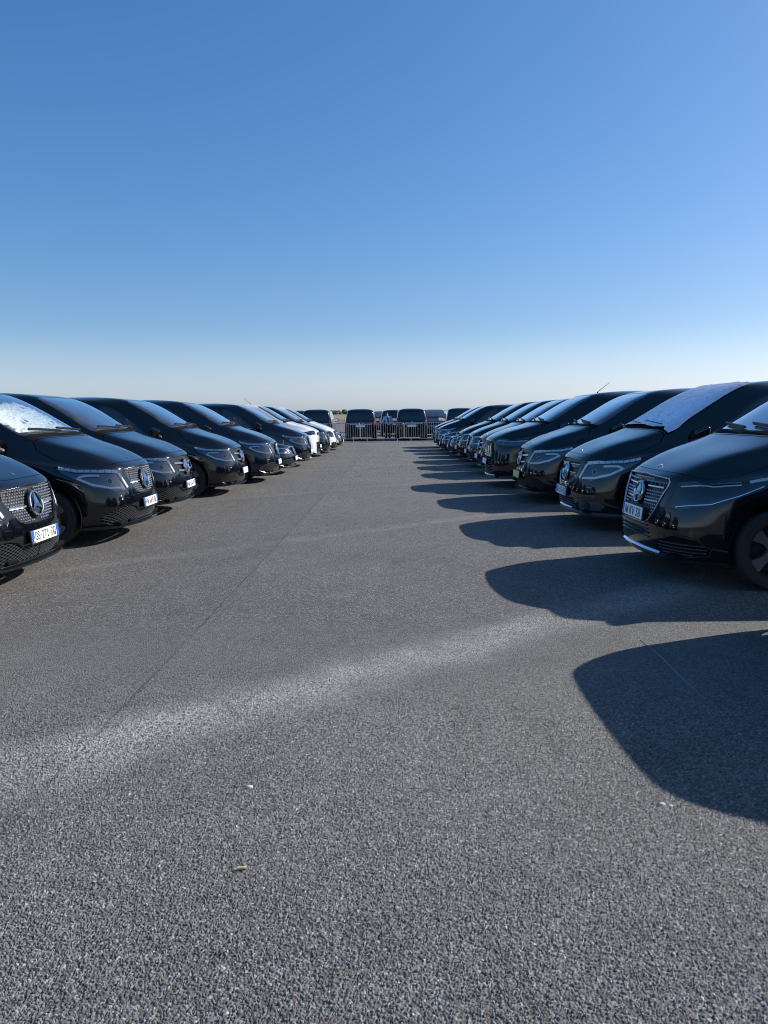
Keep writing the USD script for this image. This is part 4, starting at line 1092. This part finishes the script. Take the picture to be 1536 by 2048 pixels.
for x, dy, a, lab in ((-5.05, .0, .6, "steel crowd barrier mostly hidden behind the left row"), (-2.56, .02, -.4, "steel crowd barrier in front of the van left of the man"), (-.06, -.02, .8, "steel crowd barrier the man in the blue shirt stands behind"),
                      (2.44, .03, -.8, "steel crowd barrier in front of the van right of the man"), (4.94, 0.0, 0.5, "steel crowd barrier running behind the end of the right row")):
    p = thing("crowd_barrier", lab, "barrier", (x, 41.6 + dy, 0), a, "crowd barriers across the end of the lane")
    pr = stage.GetPrimAtPath(p); pr.GetReferences().AddInternalReference(bcls); pr.SetInstanceable(True)

# ------------------------------------------------------------------ the man behind the barrier (facing -y in his own frame, x to his left as we see it mirrored)
def limb(chain):
    ms = []
    for (a, ra), (b, rb) in zip(chain[:-1], chain[1:]):
        ms.append(m3.Manifold.batch_hull([m3.Manifold.sphere(ra, 14).translate(list(a)), m3.Manifold.sphere(rb, 14).translate(list(b))]))
    return ms
def soft(ms, ref=0.02, it=8):
    m = ms[0]
    for k in ms[1:]: m = m + k
    t = m.refine_to_length(ref).to_mesh(); t = trimesh.Trimesh(t.vert_properties[:, :3], t.tri_verts, process=True)
    trimesh.smoothing.filter_taubin(t, iterations=it)
    return t
def hand(wrist, d, side):
    d = np.array(d, float); d /= np.linalg.norm(d); s_ = np.array(side, float); s_ -= d * s_.dot(d); s_ /= np.linalg.norm(s_); n = np.cross(d, s_)
    w = np.array(wrist, float); k = w + d * .09
    ms = [m3.Manifold.batch_hull([m3.Manifold.sphere(.018, 10).translate((w + s_ * q).tolist()) for q in (-.018, .018)] + [m3.Manifold.sphere(.013, 10).translate((k + s_ * q).tolist()) for q in (-.03, .03)])]
    for q, l in ((-.03, .072), (-.01, .082), (.011, .076), (.031, .06)):
        a = k + s_ * q; b = a + d * l * .55 + n * .008; c = a + d * l * .9 + n * .028
        ms += limb([(a, .0095), (b, .0088), (c, .0075)])
    a = w + d * .03 - s_ * .03; b = a + d * .04 - s_ * .022 + n * .01; c = b + d * .032 - s_ * .002 + n * .008
    ms += limb([(a, .013), (b, .0105), (c, .009)])
    return ms
def person():
    p = thing("person", "man in light blue shirt and dark tie behind the barrier, leaning to a van door", "person", (.33, 45.6, 0), 8)
    hipL, hipR = (.10, 0, .92), (-.09, 0, .92)      # x to the right in the picture
    sh = np.array([-.05, -.05, 1.40])
    body = limb([(hipR, .115), ((-.12, -.02, .5), .072), ((-.15, .02, .10), .05)]) + limb([(hipL, .115), ((.11, -.03, .5), .072), ((.08, 0, .10), .05)])
    torso = [m3.Manifold.batch_hull([m3.Manifold.sphere(.11, 16).translate([x, 0, .96]) for x in (-.07, .08)] + [m3.Manifold.sphere(.10, 16).translate([x, -.02, 1.15]) for x in (-.09, .08)]),
             m3.Manifold.batch_hull([m3.Manifold.sphere(.10, 16).translate([x, -.02, 1.15]) for x in (-.09, .08)] + [m3.Manifold.sphere(.085, 16).translate([x - .05, -.04, 1.36]) for x in (-.12, .12)])]
    body += torso
    neck = limb([((-.06, -.05, 1.42), .058), ((-.10, -.09, 1.52), .054)])
    hc = np.array([-.12, -.12, 1.585])
    skull = [m3.Manifold.sphere(.092, 20).scale([.86, 1.05, 1.12]).rotate([28, 0, 0]).translate(hc.tolist()), m3.Manifold.sphere(.062, 16).translate((hc + [0, -.055, -.06]).tolist()),
             m3.Manifold.batch_hull([m3.Manifold.sphere(.010, 8).translate((hc + [0, -.088, .012]).tolist()), m3.Manifold.sphere(.017, 8).translate((hc + [0, -.112, -.035]).tolist())])]
    for sx in (-1, 1): skull.append(m3.Manifold.sphere(.028, 10).scale([.4, .8, 1.1]).translate((hc + [sx * .082, .0, -.01]).tolist()))
    armR = limb([((-.25, -.05, 1.37), .062), ((-.34, -.14, 1.16), .047), ((-.46, -.24, 1.04), .032)])
    armL = limb([((.15, -.03, 1.37), .062), ((.24, .0, 1.10), .047), ((.235, -.06, .86), .032)])
    hands = hand((-.47, -.25, 1.035), (-.85, -.4, -.25), (0, -.4, .8)) + hand((.235, -.065, .85), (-.02, -.15, -1), (.1, -1, 0))
    put(p, "body", soft(body + neck + skull + armR + armL + hands, .016, 6), "skin", smooth=True)
    grow_ = lambda ch, d: limb([(a, r + d) for a, r in ch])
    shirt = [t.scale([1, 1, 1]) for t in torso]
    sh_ = [m3.Manifold.batch_hull([m3.Manifold.sphere(.126, 16).translate([x, 0, .98]) for x in (-.07, .08)] + [m3.Manifold.sphere(.118, 16).translate([x, -.02, 1.15]) for x in (-.09, .08)]),
           m3.Manifold.batch_hull([m3.Manifold.sphere(.118, 16).translate([x, -.02, 1.15]) for x in (-.09, .08)] + [m3.Manifold.sphere(.10, 16).translate([x - .05, -.04, 1.36]) for x in (-.12, .12)])]
    sh_ += grow_([((-.25, -.05, 1.37), .062), ((-.34, -.14, 1.16), .047), ((-.45, -.235, 1.047), .032)], .014) + grow_([((.15, -.03, 1.37), .062), ((.24, .0, 1.10), .047), ((.235, -.058, .875), .032)], .014)
    sh_ += limb([((-.06, -.05, 1.42), .07), ((-.075, -.065, 1.46), .064)])
    put(p, "shirt", soft(sh_, .03, 4), "shirt", smooth=True)
    tr = grow_([(hipR, .115), ((-.12, -.02, .5), .072), ((-.15, .02, .09), .05)], .02) + grow_([(hipL, .115), ((.11, -.03, .5), .072), ((.08, 0, .09), .05)], .02)
    put(p, "trousers", soft(tr, .03, 4), "trousers", smooth=True)
    put(p, "tie", sweep([(-.075, -.152, 1.42), (-.06, -.158, 1.3), (-.03, -.150, 1.15), (-.01, -.135, 1.02)], [(0, -1, .1)] * 4, np.array([.045, .06, .075, .05]), .012), "trousers")
    hr = m3.Manifold.sphere(.101, 20).scale([.88, 1.06, 1.12]).rotate([28, 0, 0]).translate((hc + [0, .006, .008]).tolist())
    hr = hr - m3.Manifold.cube([.4, .2, .3], True).rotate([28, 0, 0]).translate((hc + [0, -.135, -.09]).tolist())
    put(p, "hair", soft([hr], .02, 3), "hair", smooth=True)
    for sx in (-1, 1):
        e = trimesh.creation.icosphere(1, .011); e.apply_translation(hc + [sx * .03, -.083, .004]); put(p, "eye", e, "paper_white", smooth=True)
    put(p, "mouth", bx(hc + [0, -.112, -.066], (.045, .008, .008), .003), "skin")
    for x, y, a in ((-.16, .0, -18), (.08, -.02, 14)):
        m = m3.Manifold.batch_hull([m3.Manifold.sphere(.042, 12).translate(q) for q in ([0, .06, .045], [0, -.10, .04], [.012, -.17, .036], [-.012, -.17, .036])] + [m3.Manifold.cube([.07, .27, .01], True).translate([0, -.06, .006])])
        t = m.to_mesh(); t = trimesh.Trimesh(t.vert_properties[:, :3], t.tri_verts, process=False); t.apply_transform(rotm(a, [0, 0, 1])); t.apply_translation([x, y, 0])
        put(p, "shoe", t, "shoe", smooth=50)
person()

# ------------------------------------------------------------------ small things on the asphalt
cb = thing("cigarette_butt", "cigarette butt with tan filter lying on the foreground asphalt", "cigarette butt", (-.49, 2.24, 0.0105), 8)
c1 = trimesh.creation.cylinder(.0048, .024, sections=12); c1.apply_transform(rotm(90, [0, 1, 0])); put(cb, "filter", c1, "butt_filter", smooth=40)
c2 = trimesh.creation.cylinder(.0046, .007, sections=12); c2.apply_transform(rotm(90, [0, 1, 0])); c2.apply_translation([.0147, .0004, 0]); put(cb, "paper_end", c2, "butt_paper", smooth=40)
def pebble(x, y, s, lab, seed):
    t = trimesh.creation.icosphere(2, 1.0); v = np.array(t.vertices); v *= (0.75 + 0.5 * meshkit.noise(v * 1.6 + seed * 7.3, seed))[:, None]
    t.vertices = v * np.array([s, s * .75, s * .5])
    p = put("/World", "pebble", t, "pebble", smooth=40); pr = stage.GetPrimAtPath(p)
    UsdGeom.Xformable(pr).AddTranslateOp().Set(Gf.Vec3d(x, y, s * .35)); data(pr, lab, "pebble")
pebble(1.06, 2.62, .013, "cream pebble below the edge of the big foreground shadow", 1)
pebble(1.09, 2.61, .008, "tiny pale pebble just right of the cream one", 2)
pebble(-.56, 2.78, .016, "pale crumb of stone in the middle of the lane's foreground", 3)
chalk = sweep([(1.70, 4.67, .004), (1.705, 4.35, .004), (1.685, 4.0, .004), (1.68, 3.65, .004)], [(0, 0, 1)] * 4, np.array([.006, .012, .012, .005]), .0012)
data(stage.GetPrimAtPath(put("/World", "chalk_line", chalk, "chalk")), "thin pale chalk line inside the big foreground shadow", "marking")

# ------------------------------------------------------------------ trees along the far edge of the field
def treeline():
    V, F = [], []
    r = np.random.default_rng(5)
    for k in range(1500):
        x = r.uniform(-900, 900); y = 900 + r.uniform(-60, 120); h = r.uniform(1.2, 4.2) * (0.6 + meshkit.noise(np.array([x / 60, 0, 0.0]), 3))
        z = float(land(np.array(x), np.array(y)))
        s = trimesh.creation.icosphere(1, 1.0); v = np.array(s.vertices); v *= (0.7 + 0.6 * meshkit.noise(v * 1.5 + k, 1))[:, None]
        v = v * np.array([h * r.uniform(.6, 1.3), h * .8, h * .62]) + [x, y, z + h * .45]
        F.append(np.array(s.faces) + sum(len(q) for q in V[-1:]) * 0 + 42 * k); V.append(v)
    return trimesh.Trimesh(np.vstack(V), np.vstack(F), process=False)
data(stage.GetPrimAtPath(put("/World", "far_trees", treeline(), "foliage", smooth=True)), "low line of trees along the far edge of the dry field", "trees", kind="stuff")
